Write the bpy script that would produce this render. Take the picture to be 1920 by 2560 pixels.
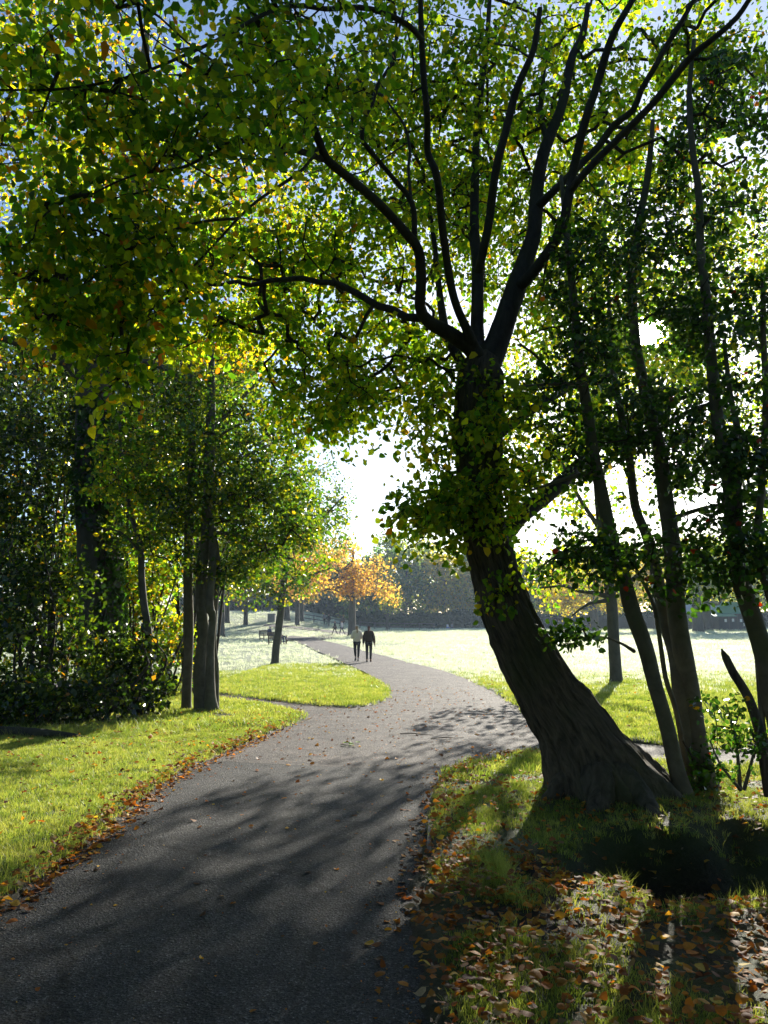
import bpy, bmesh, math, random
import numpy as np
from mathutils import Vector, Matrix, Euler

for _o in list(bpy.data.objects):
    bpy.data.objects.remove(_o)
SC = bpy.context.scene
COL = SC.collection
rng = np.random.default_rng(11)
random.seed(11)

# ------------------------------------------------------------------ camera, sky, sun, exposure
EYE, FPX, PITCH = 1.6, 2000.0, math.radians(8.22)
SUN_AZ, SUN_EL = math.radians(18.95), math.radians(19.7)
SUN_DIR = np.array([math.sin(SUN_AZ) * math.cos(SUN_EL), math.cos(SUN_AZ) * math.cos(SUN_EL), math.sin(SUN_EL)])

cam_d = bpy.data.cameras.new('camera')
cam = bpy.data.objects.new('camera', cam_d)
COL.objects.link(cam)
cam.location = (0, 0, EYE)
cam.rotation_euler = (math.radians(90) + PITCH, 0, 0)
cam_d.sensor_fit = 'VERTICAL'
cam_d.sensor_height = 24.0
cam_d.lens = 24.0 * FPX / 2560.0
cam_d.clip_start, cam_d.clip_end = 0.05, 6000
SC.camera = cam

world = bpy.data.worlds.new('World')
SC.world = world
world.use_nodes = True
wn, wl = world.node_tree.nodes, world.node_tree.links
wn.clear()
w_out = wn.new('ShaderNodeOutputWorld')
w_bg = wn.new('ShaderNodeBackground')
w_sky = wn.new('ShaderNodeTexSky')
w_sky.sky_type = 'NISHITA'
w_sky.sun_disc = False
w_sky.sun_elevation = SUN_EL
w_sky.sun_rotation = SUN_AZ
w_sky.altitude = 50
w_sky.air_density = 1.0
w_sky.dust_density = 0.9
w_sky.ozone_density = 4.0
w_bg.inputs['Strength'].default_value = 0.08
wl.new(w_sky.outputs[0], w_bg.inputs['Color'])
# the sun's own disc, seen where the leaves leave a gap
w_tc = wn.new('ShaderNodeTexCoord')
w_dot = wn.new('ShaderNodeVectorMath'); w_dot.operation = 'DOT_PRODUCT'
w_dot.inputs[1].default_value = tuple(SUN_DIR)
w_map = wn.new('ShaderNodeMapRange'); w_map.interpolation_type = 'SMOOTHSTEP'
w_map.inputs['From Min'].default_value = math.cos(math.radians(1.5))
w_map.inputs['From Max'].default_value = math.cos(math.radians(0.2))
w_map.inputs['To Max'].default_value = 40.0
w_disc = wn.new('ShaderNodeBackground'); w_disc.inputs['Color'].default_value = (1, .95, .84, 1)
w_add = wn.new('ShaderNodeAddShader')
wl.new(w_tc.outputs['Generated'], w_dot.inputs[0])
wl.new(w_dot.outputs['Value'], w_map.inputs['Value'])
wl.new(w_map.outputs[0], w_disc.inputs['Strength'])
wl.new(w_bg.outputs[0], w_add.inputs[0]); wl.new(w_disc.outputs[0], w_add.inputs[1])
wl.new(w_add.outputs[0], w_out.inputs['Surface'])

sun_d = bpy.data.lights.new('sun', 'SUN')
sun_d.energy = 5.0
sun_d.angle = math.radians(0.45)
sun_d.color = (1.0, 0.93, 0.80)
sun = bpy.data.objects.new('sun', sun_d)
COL.objects.link(sun)
sun.rotation_euler = Vector(SUN_DIR).to_track_quat('Z', 'Y').to_euler()

SC.view_settings.view_transform = 'Standard'
SC.view_settings.look = 'None'
SC.view_settings.gamma = 1.0
SC.view_settings.use_curve_mapping = False
SC.view_settings.exposure = 1.2
SC.render.engine = 'CYCLES'
SC.cycles.max_bounces = 8
SC.cycles.diffuse_bounces = 6
SC.cycles.glossy_bounces = 2
SC.cycles.transmission_bounces = 4
SC.cycles.volume_bounces = 0
SC.cycles.use_denoising = True
SC.cycles.sample_clamp_indirect = 6.0
SC.cycles.use_adaptive_sampling = True
SC.cycles.adaptive_threshold = 0.02

# ------------------------------------------------------------------ small maths
def ray(px, py):
    cx, cy = (px - 960.0) / FPX, (1280.0 - py) / FPX
    Y = math.cos(PITCH) - math.sin(PITCH) * cy
    Z = math.sin(PITCH) + math.cos(PITCH) * cy
    return cx / Y, Z / Y

def at(px, py, d):
    a, b = ray(px, py)
    return np.array([a * d, d, EYE + b * d])

def sstep(a, b, x):
    t = np.clip((x - a) / (b - a), 0, 1)
    return t * t * (3 - 2 * t)

def _hash(ix, iy, iz, seed):
    h = (ix.astype(np.int64) * 374761393 + iy.astype(np.int64) * 668265263 + iz.astype(np.int64) * 2147483647 + seed * 1274126177) & 0xFFFFFFFF
    h = ((h ^ (h >> 13)) * 1274126177) & 0xFFFFFFFF
    h = h ^ (h >> 16)
    return (h & 0xFFFFFF) / float(0xFFFFFF)

def vnoise(x, y, z=0.0, seed=0):
    x, y, z = np.broadcast_arrays(np.asarray(x, float), np.asarray(y, float), np.asarray(z, float))
    ix, iy, iz = np.floor(x), np.floor(y), np.floor(z)
    fx, fy, fz = x - ix, y - iy, z - iz
    fx, fy, fz = fx * fx * (3 - 2 * fx), fy * fy * (3 - 2 * fy), fz * fz * (3 - 2 * fz)
    r = 0
    for dx in (0, 1):
        for dy in (0, 1):
            for dz in (0, 1):
                w = (fx if dx else 1 - fx) * (fy if dy else 1 - fy) * (fz if dz else 1 - fz)
                r = r + w * _hash(ix + dx, iy + dy, iz + dz, seed)
    return r * 2 - 1

def nrm(v):
    return v / np.maximum(np.linalg.norm(v, axis=-1, keepdims=True), 1e-9)

# ------------------------------------------------------------------ object helpers
def tag(o, label=None, cat=None, group=None, kind=None):
    if label: o['label'] = label
    if cat: o['category'] = cat
    if group: o['group'] = group
    if kind: o['kind'] = kind
    return o

def empty(name, loc, label=None, cat=None, group=None, rz=0.0):
    o = bpy.data.objects.new(name, None)
    COL.objects.link(o)
    o.location = tuple(float(c) for c in loc)
    o.rotation_euler = (0, 0, rz)
    o.empty_display_size = 0.2
    return tag(o, label, cat, group)

def make_mesh(name, verts, quads=None, tris=None, mat=None, smooth=True, tint=None):
    me = bpy.data.meshes.new(name)
    verts = np.asarray(verts, np.float32)
    q = np.zeros((0, 4), np.int32) if quads is None or len(quads) == 0 else np.asarray(quads, np.int32)
    t = np.zeros((0, 3), np.int32) if tris is None or len(tris) == 0 else np.asarray(tris, np.int32)
    loops = np.concatenate([q.ravel(), t.ravel()])
    starts = np.concatenate([np.arange(len(q)) * 4, len(q) * 4 + np.arange(len(t)) * 3]).astype(np.int32)
    me.vertices.add(len(verts)); me.vertices.foreach_set('co', verts.ravel())
    me.loops.add(len(loops)); me.loops.foreach_set('vertex_index', loops.astype(np.int32))
    me.polygons.add(len(starts)); me.polygons.foreach_set('loop_start', starts)
    try:
        me.polygons.foreach_set('loop_total', np.concatenate([np.full(len(q), 4), np.full(len(t), 3)]).astype(np.int32))
    except Exception:
        pass
    me.polygons.foreach_set('use_smooth', np.full(len(starts), bool(smooth)))
    if tint is not None:
        a = me.attributes.new('tint', 'FLOAT_COLOR', 'POINT')
        c = np.ones((len(verts), 4), np.float32); c[:, :3] = tint
        a.data.foreach_set('color', c.ravel())
    me.update(calc_edges=True)
    if mat: me.materials.append(mat)
    return me

def put(name, me, parent=None, **kw):
    o = bpy.data.objects.new(name, me)
    COL.objects.link(o)
    o.parent = parent
    return tag(o, **kw)

class MB:
    """collects verts and faces of one mesh"""
    def __init__(s): s.v, s.q, s.t, s.c, s.n = [], [], [], [], 0
    def add(s, v, q=None, t=None, c=None):
        v = np.asarray(v, float)
        if q is not None and len(q): s.q.append(np.asarray(q) + s.n)
        if t is not None and len(t): s.t.append(np.asarray(t) + s.n)
        s.v.append(v); s.n += len(v)
        if c is not None: s.c.append(np.broadcast_to(c, (len(v), 3)))
    def box(s, c, size, rot=None):
        sx, sy, sz = [k / 2 for k in size]
        v = np.array([[x, y, z] for x in (-sx, sx) for y in (-sy, sy) for z in (-sz, sz)])
        if rot is not None: v = v @ np.array(Euler(rot).to_matrix()).T
        s.add(v + np.asarray(c), [[0, 1, 3, 2], [4, 6, 7, 5], [0, 4, 5, 1], [2, 3, 7, 6], [0, 2, 6, 4], [1, 5, 7, 3]])
    def build(s, name, mat, parent=None, origin=(0, 0, 0), smooth=True, **kw):
        v = np.concatenate(s.v) - np.asarray(origin)
        me = make_mesh(name, v, np.concatenate(s.q) if s.q else None, np.concatenate(s.t) if s.t else None, mat, smooth,
                       np.concatenate(s.c) if s.c else None)
        return put(name, me, parent, **kw)

def smooth_path(pts, step):
    """Catmull-Rom through rows of (x, y, z, r...)"""
    p = np.asarray(pts, float)
    if len(p) == 2:
        n = max(2, int(np.linalg.norm(p[1, :3] - p[0, :3]) / step) + 1)
        t = np.linspace(0, 1, n)[:, None]
        return p[0] * (1 - t) + p[1] * t
    e = np.vstack([2 * p[0] - p[1], p, 2 * p[-1] - p[-2]])
    e[0, 3:], e[-1, 3:] = p[0, 3:], p[-1, 3:]
    out = []
    for i in range(len(p) - 1):
        a, b, c, d = e[i:i + 4]
        n = max(1, int(np.linalg.norm(c[:3] - b[:3]) / step))
        t = (np.arange(n) / n)[:, None]
        out.append(0.5 * (2 * b + (c - a) * t + (2 * a - 5 * b + 4 * c - d) * t ** 2 + (3 * b - a - 3 * c + d) * t ** 3))
    out.append(p[-1:])
    o = np.vstack(out)
    if o.shape[1] > 3: o[:, 3] = np.maximum(o[:, 3], 0.002)
    return o

def frames(P):
    T = nrm(np.gradient(P, axis=0))
    n = len(P)
    U = np.zeros((n, 3))
    ref = np.array([0, 1.0, 0]) if abs(T[0, 1]) < 0.9 else np.array([1.0, 0, 0])
    u = ref - T[0] * np.dot(ref, T[0]); u /= np.linalg.norm(u)
    for i in range(n):
        u = u - T[i] * np.dot(u, T[i]); u /= max(np.linalg.norm(u), 1e-9)
        U[i] = u
    return T, U, np.cross(T, U)

def tube(P, R, sides=8, mult=None, cap=True):
    n = len(P)
    T, U, V = frames(P)
    th = np.arange(sides) * 2 * math.pi / sides
    m = np.ones((n, sides)) if mult is None else mult
    rr = np.asarray(R)[:, None] * m
    v = P[:, None, :] + rr[..., None] * (np.cos(th)[None, :, None] * U[:, None, :] + np.sin(th)[None, :, None] * V[:, None, :])
    i, j = np.meshgrid(np.arange(n - 1), np.arange(sides), indexing='ij')
    a = i * sides + j; b = i * sides + (j + 1) % sides
    q = np.stack([a, b, b + sides, a + sides], -1).reshape(-1, 4)
    v = v.reshape(-1, 3); t = None
    if cap:
        v = np.vstack([v, P[0] - T[0] * R[0] * .3, P[-1] + T[-1] * R[-1] * .6])
        k = np.arange(sides); k2 = (k + 1) % sides
        t = np.vstack([np.stack([k2, k, np.full(sides, n * sides)], -1),
                       np.stack([(n - 1) * sides + k, (n - 1) * sides + k2, np.full(sides, n * sides + 1)], -1)])
    return v, q, t

# ------------------------------------------------------------------ materials
def mat_new(name):
    m = bpy.data.materials.new(name); m.use_nodes = True
    nt = m.node_tree; nt.nodes.clear()
    return m, nt.nodes, nt.links, nt.nodes.new('ShaderNodeOutputMaterial')

def _noise(n, l, scale, detail=4, rough=.6, vec=None, dist=0.0):
    t = n.new('ShaderNodeTexNoise')
    t.inputs['Scale'].default_value = scale; t.inputs['Detail'].default_value = detail
    t.inputs['Roughness'].default_value = rough; t.inputs['Distortion'].default_value = dist
    if vec is not None: l.new(vec, t.inputs['Vector'])
    return t

def _ramp(n, l, src, stops):
    r = n.new('ShaderNodeValToRGB')
    e = r.color_ramp.elements
    while len(e) < len(stops): e.new(0.5)
    for el, (p, c) in zip(e, stops):
        el.position = p; el.color = (*c, 1)
    l.new(src, r.inputs[0])
    return r

def _mix(n, l, a, b, f, mode='MIX'):
    m = n.new('ShaderNodeMix'); m.data_type = 'RGBA'; m.blend_type = mode
    for s, v in ((0, f), (6, a), (7, b)):
        if isinstance(v, (int, float)): m.inputs[s].default_value = v
        elif isinstance(v, tuple): m.inputs[s].default_value = (*v, 1)
        else: l.new(v, m.inputs[s])
    return m.outputs[2]

def simple_mat(name, col, rough=.7, spec=.3, var=.25, scale=12.0, bump=.0, metal=0.0):
    m, n, l, o = mat_new(name)
    p = n.new('ShaderNodeBsdfPrincipled')
    tc = n.new('ShaderNodeTexCoord')
    nz = _noise(n, l, scale, 5, .6, tc.outputs['Object'])
    c0 = tuple(c * (1 - var) for c in col); c1 = tuple(min(1, c * (1 + var)) for c in col)
    r = _ramp(n, l, nz.outputs[0], [(.3, c0), (.7, c1)])
    l.new(r.outputs[0], p.inputs['Base Color'])
    p.inputs['Roughness'].default_value = rough; p.inputs['Specular IOR Level'].default_value = spec
    p.inputs['Metallic'].default_value = metal
    if bump:
        b = n.new('ShaderNodeBump'); b.inputs['Strength'].default_value = bump; b.inputs['Distance'].default_value = .02
        l.new(nz.outputs[0], b.inputs['Height']); l.new(b.outputs[0], p.inputs['Normal'])
    l.new(p.outputs[0], o.inputs[0])
    return m

def leaf_mat(name, rough=.4, spec=.4, trans=.5, tcol=(1.9, 1.7, .55), use_object=False):
    """leaf colour comes from each leaf's own tint; thin, so light passes through"""
    m, n, l, o = mat_new(name)
    if use_object:
        src = n.new('ShaderNodeObjectInfo').outputs['Color']
    else:
        a = n.new('ShaderNodeAttribute'); a.attribute_name = 'tint'; src = a.outputs['Color']
    tc = n.new('ShaderNodeTexCoord')
    nz = _noise(n, l, 9.0 if not use_object else 5.0, 3, .6, tc.outputs['Object'])
    r = _ramp(n, l, nz.outputs[0], [(.25, (.75, .75, .75)), (.75, (1.2, 1.2, 1.2))])
    base = _mix(n, l, src, r.outputs[0], 1.0, 'MULTIPLY')
    p = n.new('ShaderNodeBsdfPrincipled')
    l.new(base, p.inputs['Base Color'])
    p.inputs['Roughness'].default_value = rough; p.inputs['Specular IOR Level'].default_value = spec
    tr = n.new('ShaderNodeBsdfTranslucent')
    l.new(_mix(n, l, base, tcol, 1.0, 'MULTIPLY'), tr.inputs['Color'])
    mx = n.new('ShaderNodeMixShader'); mx.inputs[0].default_value = trans
    l.new(p.outputs[0], mx.inputs[1]); l.new(tr.outputs[0], mx.inputs[2])
    l.new(mx.outputs[0], o.inputs[0])
    return m

def bark_mat(name, c0, c1, moss=(.05, .06, .02), moss_amt=.35, sx=9.0, sz=1.6, bump=.5, attr=False):
    m, n, l, o = mat_new(name)
    tc = n.new('ShaderNodeTexCoord')
    mp = n.new('ShaderNodeMapping'); mp.inputs['Scale'].default_value = (sx, sx, sz)
    if attr:
        av = n.new('ShaderNodeAttribute'); av.attribute_name = 'tint'; l.new(av.outputs['Vector'], mp.inputs['Vector'])
    else:
        l.new(tc.outputs['Object'], mp.inputs['Vector'])
    n1 = _noise(n, l, 1.0, 7, .65, mp.outputs[0], .6)
    n2 = _noise(n, l, 1.3, 3, .5, tc.outputs['Object'])
    n3 = _noise(n, l, 40, 3, .6, tc.outputs['Object'])
    r = _ramp(n, l, n1.outputs[0], [(.3, c0), (.7, c1)])
    mr = _ramp(n, l, n2.outputs[0], [(.48, (0, 0, 0)), (.66, (moss_amt,) * 3)])
    c = _mix(n, l, r.outputs[0], moss, mr.outputs[0])
    p = n.new('ShaderNodeBsdfPrincipled')
    l.new(c, p.inputs['Base Color'])
    p.inputs['Roughness'].default_value = .8; p.inputs['Specular IOR Level'].default_value = .25
    ad = n.new('ShaderNodeMath'); ad.operation = 'MULTIPLY_ADD'; ad.inputs[1].default_value = .25
    l.new(n3.outputs[0], ad.inputs[0]); l.new(n1.outputs[0], ad.inputs[2])
    b = n.new('ShaderNodeBump'); b.inputs['Strength'].default_value = bump; b.inputs['Distance'].default_value = .03
    l.new(ad.outputs[0], b.inputs['Height']); l.new(b.outputs[0], p.inputs['Normal'])
    l.new(p.outputs[0], o.inputs[0])
    return m

BARK_MAIN = bark_mat('bark_ridged', (.018, .014, .010), (.11, .09, .068), sx=16, sz=1.3, bump=1.0)
BARK_TRUNK = bark_mat('bark_furrowed', (.012, .009, .007), (.15, .12, .085), moss_amt=.6, sx=24, sz=5.0, bump=1.0, attr=True)
BARK_LIMB = bark_mat('bark_limb', (.018, .015, .012), (.055, .047, .038), sx=14, sz=4, bump=.5)
BARK_HOLLY = bark_mat('bark_smooth', (.07, .062, .045), (.16, .145, .105), moss=(.07, .085, .03), moss_amt=.6, sx=6, sz=5, bump=.25)
BARK_BEECH = bark_mat('bark_grey', (.05, .048, .04), (.12, .11, .09), moss=(.06, .07, .03), sx=5, sz=3, bump=.25)
BARK_FAR = bark_mat('bark_far', (.04, .034, .028), (.1, .085, .07), sx=5, sz=2, bump=.3)
TWIG = simple_mat('twig_bark', (.045, .036, .027), .8, .2, .3, 20)
TWIG_PALE = simple_mat('twig_bark_pale', (.12, .10, .075), .8, .2, .3, 20)
LEAF = leaf_mat('leaf_broad', .42, .35, .72, (2.9, 3.0, .5))
LEAF_HOLLY = leaf_mat('leaf_holly', .25, .5, .48, (2.2, 2.3, .5))
LEAF_FAR = leaf_mat('leaf_far', .55, .25, .68, (2.3, 2.3, .6))
LEAF_ONE = leaf_mat('leaf_single', .42, .35, .72, (2.9, 3.0, .5), use_object=True)
LITTER = leaf_mat('leaf_fallen', .65, .22, .4, (1.9, 1.5, .6))
LITTER_ONE = leaf_mat('leaf_fallen_single', .65, .22, .4, (1.9, 1.5, .6), use_object=True)

# ------------------------------------------------------------------ terrain
_RY = np.array([-100, 36, 50, 70, 85, 100, 126, 160, 250, 500, 4000.])
_RZ = np.array([0, 0, .14, .42, .62, .72, 1.22, 1.9, 3.2, 5, 8.])
DITCH = np.array([[2.0, 5.7], [2.5, 5.72], [3.4, 5.95], [5.0, 6.3], [7.5, 6.6], [12, 7.0]])

def seg_dist(x, y, poly, closed=False):
    d = np.full(np.shape(x), 1e9)
    pts = np.vstack([poly, poly[:1]]) if closed else poly
    for (ax, ay), (bx, by) in zip(pts[:-1], pts[1:]):
        vx, vy = bx - ax, by - ay
        t = np.clip(((x - ax) * vx + (y - ay) * vy) / (vx * vx + vy * vy + 1e-12), 0, 1)
        d = np.minimum(d, np.hypot(x - ax - t * vx, y - ay - t * vy))
    return d

def ground_z(x, y):
    x = np.asarray(x, float); y = np.asarray(y, float)
    z = np.interp(y, _RY, _RZ)
    z = z + 3.0 * sstep(85, 140, y) * sstep(0, -18, x)
    z = z + 0.10 * vnoise(x * .12, y * .12, seed=3) * sstep(25, 60, np.hypot(x, y))
    near = sstep(30, 12, y)
    dd = seg_dist(x, y, DITCH) + .16 * vnoise(x * 2.1, y * 2.1, seed=5) + .05 * vnoise(x * 7, y * 7, seed=6)
    z = z - 0.95 * sstep(.92, .22, dd) * near
    # soft bank round the leaning tree and the lower ground under the thicket
    z = z + 0.13 * np.exp(-((x - 2.0) ** 2 + (y - 7.7) ** 2) / .9) * near
    z = z - 0.35 * sstep(12.6, 15.0, y - .18 * (x + 5)) * sstep(-4.6, -6.2, x) * sstep(60, 30, y)
    return z

def hit(px, py):
    a, b = ray(px, py)
    d = np.geomspace(1.2, 600, 6000)
    f = EYE + b * d - ground_z(a * d, d)
    k = np.argmax(f < 0)
    dd = d[k] if f[k] < 0 else 300.0
    return np.array([a * dd, dd, float(ground_z(a * dd, dd))])

# the path, its two forks and the far bend
S = 2560 / 2212.0
_PATH = [(-500, 2420), (-250, 2140), (0, 1950), (110, 1880), (250, 1770), (350, 1690), (450, 1640), (560, 1592), (630, 1563), (655, 1552), (640, 1541),
         (600, 1531), (540, 1519), (465, 1507), (380, 1500), (250, 1492), (100, 1486), (100, 1478), (250, 1482), (380, 1489), (465, 1497), (560, 1510), (680, 1524), (760, 1529),
         (815, 1520), (836, 1502), (828, 1482), (800, 1460), (770, 1445), (720, 1422), (680, 1405), (650, 1391), (628, 1383), (618, 1378), (628, 1374),
         (650, 1375.5), (690, 1382), (720, 1389), (770, 1402), (810, 1413), (860, 1426), (930, 1443), (1000, 1465), (1060, 1491), (1110, 1520), (1150, 1550), (1185, 1578),
         (1300, 1598), (1440, 1611), (1659, 1626), (2000, 1640), (2000, 1672), (1659, 1662), (1440, 1652), (1300, 1640), (1190, 1627), (1090, 1634), (1005, 1655), (955, 1690),
         (932, 1740), (928, 1800), (908, 1870), (897, 1940), (905, 2010), (916, 2100), (930, 2212), (950, 2420)]
def _outline(pts):
    w = np.array([hit(x * S, y * S)[:2] for x, y in pts])
    out = []
    n = len(w)
    for i in range(n):
        a, b, c, d = w[i - 1], w[i], w[(i + 1) % n], w[(i + 2) % n]
        L = np.linalg.norm(c - b)
        k = int(np.clip(L / .25, 2, 24))
        al = .5
        for t in np.arange(k) / k:
            m1 = (c - a) * .5; m2 = (d - b) * .5
            m1 *= min(1, L / max(np.linalg.norm(m1), 1e-6)); m2 *= min(1, L / max(np.linalg.norm(m2), 1e-6))
            out.append((2 * t ** 3 - 3 * t ** 2 + 1) * b + (t ** 3 - 2 * t ** 2 + t) * m1 + (-2 * t ** 3 + 3 * t ** 2) * c + (t ** 3 - t ** 2) * m2)
    return np.array(out)
PATH_XY = _outline(_PATH)

def in_poly(x, y, poly):
    ins = np.zeros(np.shape(x), bool)
    n = len(poly)
    for i in range(n):
        (x1, y1), (x2, y2) = poly[i], poly[(i + 1) % n]
        c = ((y1 > y) != (y2 > y))
        with np.errstate(divide='ignore', invalid='ignore'):
            ins ^= c & (x < (x2 - x1) * (y - y1) / (y2 - y1) + x1)
    return ins

def path_sdf(x, y):
    d = seg_dist(x, y, PATH_XY[::2], True)
    return np.where(in_poly(x, y, PATH_XY), -d, d)

def turf_z(x, y, sdf=None):
    """the ground sheet: turf a little above the path, sunk under it"""
    if sdf is None: sdf = path_sdf(x, y)
    x = np.asarray(x, float); y = np.asarray(y, float)
    e = sdf + .035 * vnoise(x * 5, y * 5, seed=8) + .02 * vnoise(x * 14, y * 14, seed=9)
    fade = sstep(30, 20, y)
    k = sstep(-.13, .05, e)
    z = ground_z(x, y) + fade * (-.06 + .095 * k) + (1 - fade) * np.where(sdf < .3, -.03, 0)
    z = z + fade * k * (.012 * vnoise(x * 3, y * 3, seed=12) + .008 * vnoise(x * 9, y * 9, seed=13))
    return z

def axis(fine0, fine1, step, lo, hi, g=1.09):
    c = list(np.arange(fine0, fine1, step))
    s = step; v = c[-1]
    while v < hi: s *= g; v += s; c.append(v)
    s = step; v = c[0]; pre = []
    while v > lo: s *= g; v -= s; pre.append(v)
    return np.array(pre[::-1] + c)
gx = axis(-6.5, 4.6, .075, -900, 900, 1.10)
gy = axis(1.4, 13.5, .075, -60, 2600, 1.06)
GX, GY = np.meshgrid(gx, gy)
GS = path_sdf(GX.ravel(), GY.ravel())
GZ = turf_z(GX.ravel(), GY.ravel(), GS)
nx, ny = len(gx), len(gy)
ii, jj = np.meshgrid(np.arange(ny - 1), np.arange(nx - 1), indexing='ij')
base = ii * nx + jj
quads = np.stack([base, base + 1, base + nx + 1, base + nx], -1).reshape(-1, 4)

def ground_material():
    m, n, l, o = mat_new('turf_and_soil')
    geo = n.new('ShaderNodeNewGeometry')
    at_ = n.new('ShaderNodeAttribute'); at_.attribute_name = 'tint'
    sep = n.new('ShaderNodeSeparateColor'); l.new(at_.outputs['Color'], sep.inputs[0])
    big = _noise(n, l, .35, 5, .6, geo.outputs['Position'])
    mid = _noise(n, l, 3.5, 5, .65, geo.outputs['Position'])
    fine = _noise(n, l, 38, 6, .75, geo.outputs['Position'])
    g1 = _ramp(n, l, mid.outputs[0], [(.25, (.035, .055, .012)), (.55, (.075, .11, .022)), (.8, (.12, .15, .035))])
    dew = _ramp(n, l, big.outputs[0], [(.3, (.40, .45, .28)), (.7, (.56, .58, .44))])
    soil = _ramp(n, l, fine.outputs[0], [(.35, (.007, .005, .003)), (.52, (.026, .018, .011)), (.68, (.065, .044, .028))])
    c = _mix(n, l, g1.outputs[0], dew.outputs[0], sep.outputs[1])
    mxs = n.new('ShaderNodeMath'); mxs.operation = 'ADD'; l.new(sep.outputs[0], mxs.inputs[0])
    pa = _ramp(n, l, mid.outputs[0], [(.42, (0, 0, 0)), (.6, (.45, .45, .45))])
    ml = n.new('ShaderNodeMath'); ml.operation = 'MULTIPLY'; l.new(pa.outputs[0], ml.inputs[0]); l.new(sep.outputs[2], ml.inputs[1])
    l.new(ml.outputs[0], mxs.inputs[1]); mxs.use_clamp = True
    c = _mix(n, l, c, soil.outputs[0], mxs.outputs[0])
    p = n.new('ShaderNodeBsdfPrincipled'); l.new(c, p.inputs['Base Color'])
    p.inputs['Roughness'].default_value = .75; p.inputs['Specular IOR Level'].default_value = .3
    b = n.new('ShaderNodeBump'); b.inputs['Strength'].default_value = .9; b.inputs['Distance'].default_value = .05
    l.new(fine.outputs[0], b.inputs['Height']); l.new(b.outputs[0], p.inputs['Normal'])
    l.new(p.outputs[0], o.inputs[0])
    return m

# tint: r = bare soil, g = dew, b = patchy wear
X, Y = GX.ravel(), GY.ravel()
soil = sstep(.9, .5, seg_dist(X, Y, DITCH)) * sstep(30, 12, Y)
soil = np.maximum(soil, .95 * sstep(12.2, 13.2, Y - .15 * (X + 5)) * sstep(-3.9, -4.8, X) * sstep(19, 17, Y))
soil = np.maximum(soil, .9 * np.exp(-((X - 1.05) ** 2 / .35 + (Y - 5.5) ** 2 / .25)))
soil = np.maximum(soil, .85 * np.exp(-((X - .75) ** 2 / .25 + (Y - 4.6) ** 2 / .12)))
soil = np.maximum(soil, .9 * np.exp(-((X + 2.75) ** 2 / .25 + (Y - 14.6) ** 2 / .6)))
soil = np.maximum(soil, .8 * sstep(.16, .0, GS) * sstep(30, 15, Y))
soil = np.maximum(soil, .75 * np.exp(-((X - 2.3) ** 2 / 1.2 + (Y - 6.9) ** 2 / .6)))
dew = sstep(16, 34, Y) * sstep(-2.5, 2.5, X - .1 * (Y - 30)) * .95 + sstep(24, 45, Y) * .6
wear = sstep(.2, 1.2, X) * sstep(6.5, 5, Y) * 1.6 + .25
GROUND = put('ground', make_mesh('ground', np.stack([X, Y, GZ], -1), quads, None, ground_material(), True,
             np.clip(np.stack([soil, np.clip(dew, 0, 1), wear], -1), 0, 2)), kind='structure')

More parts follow.
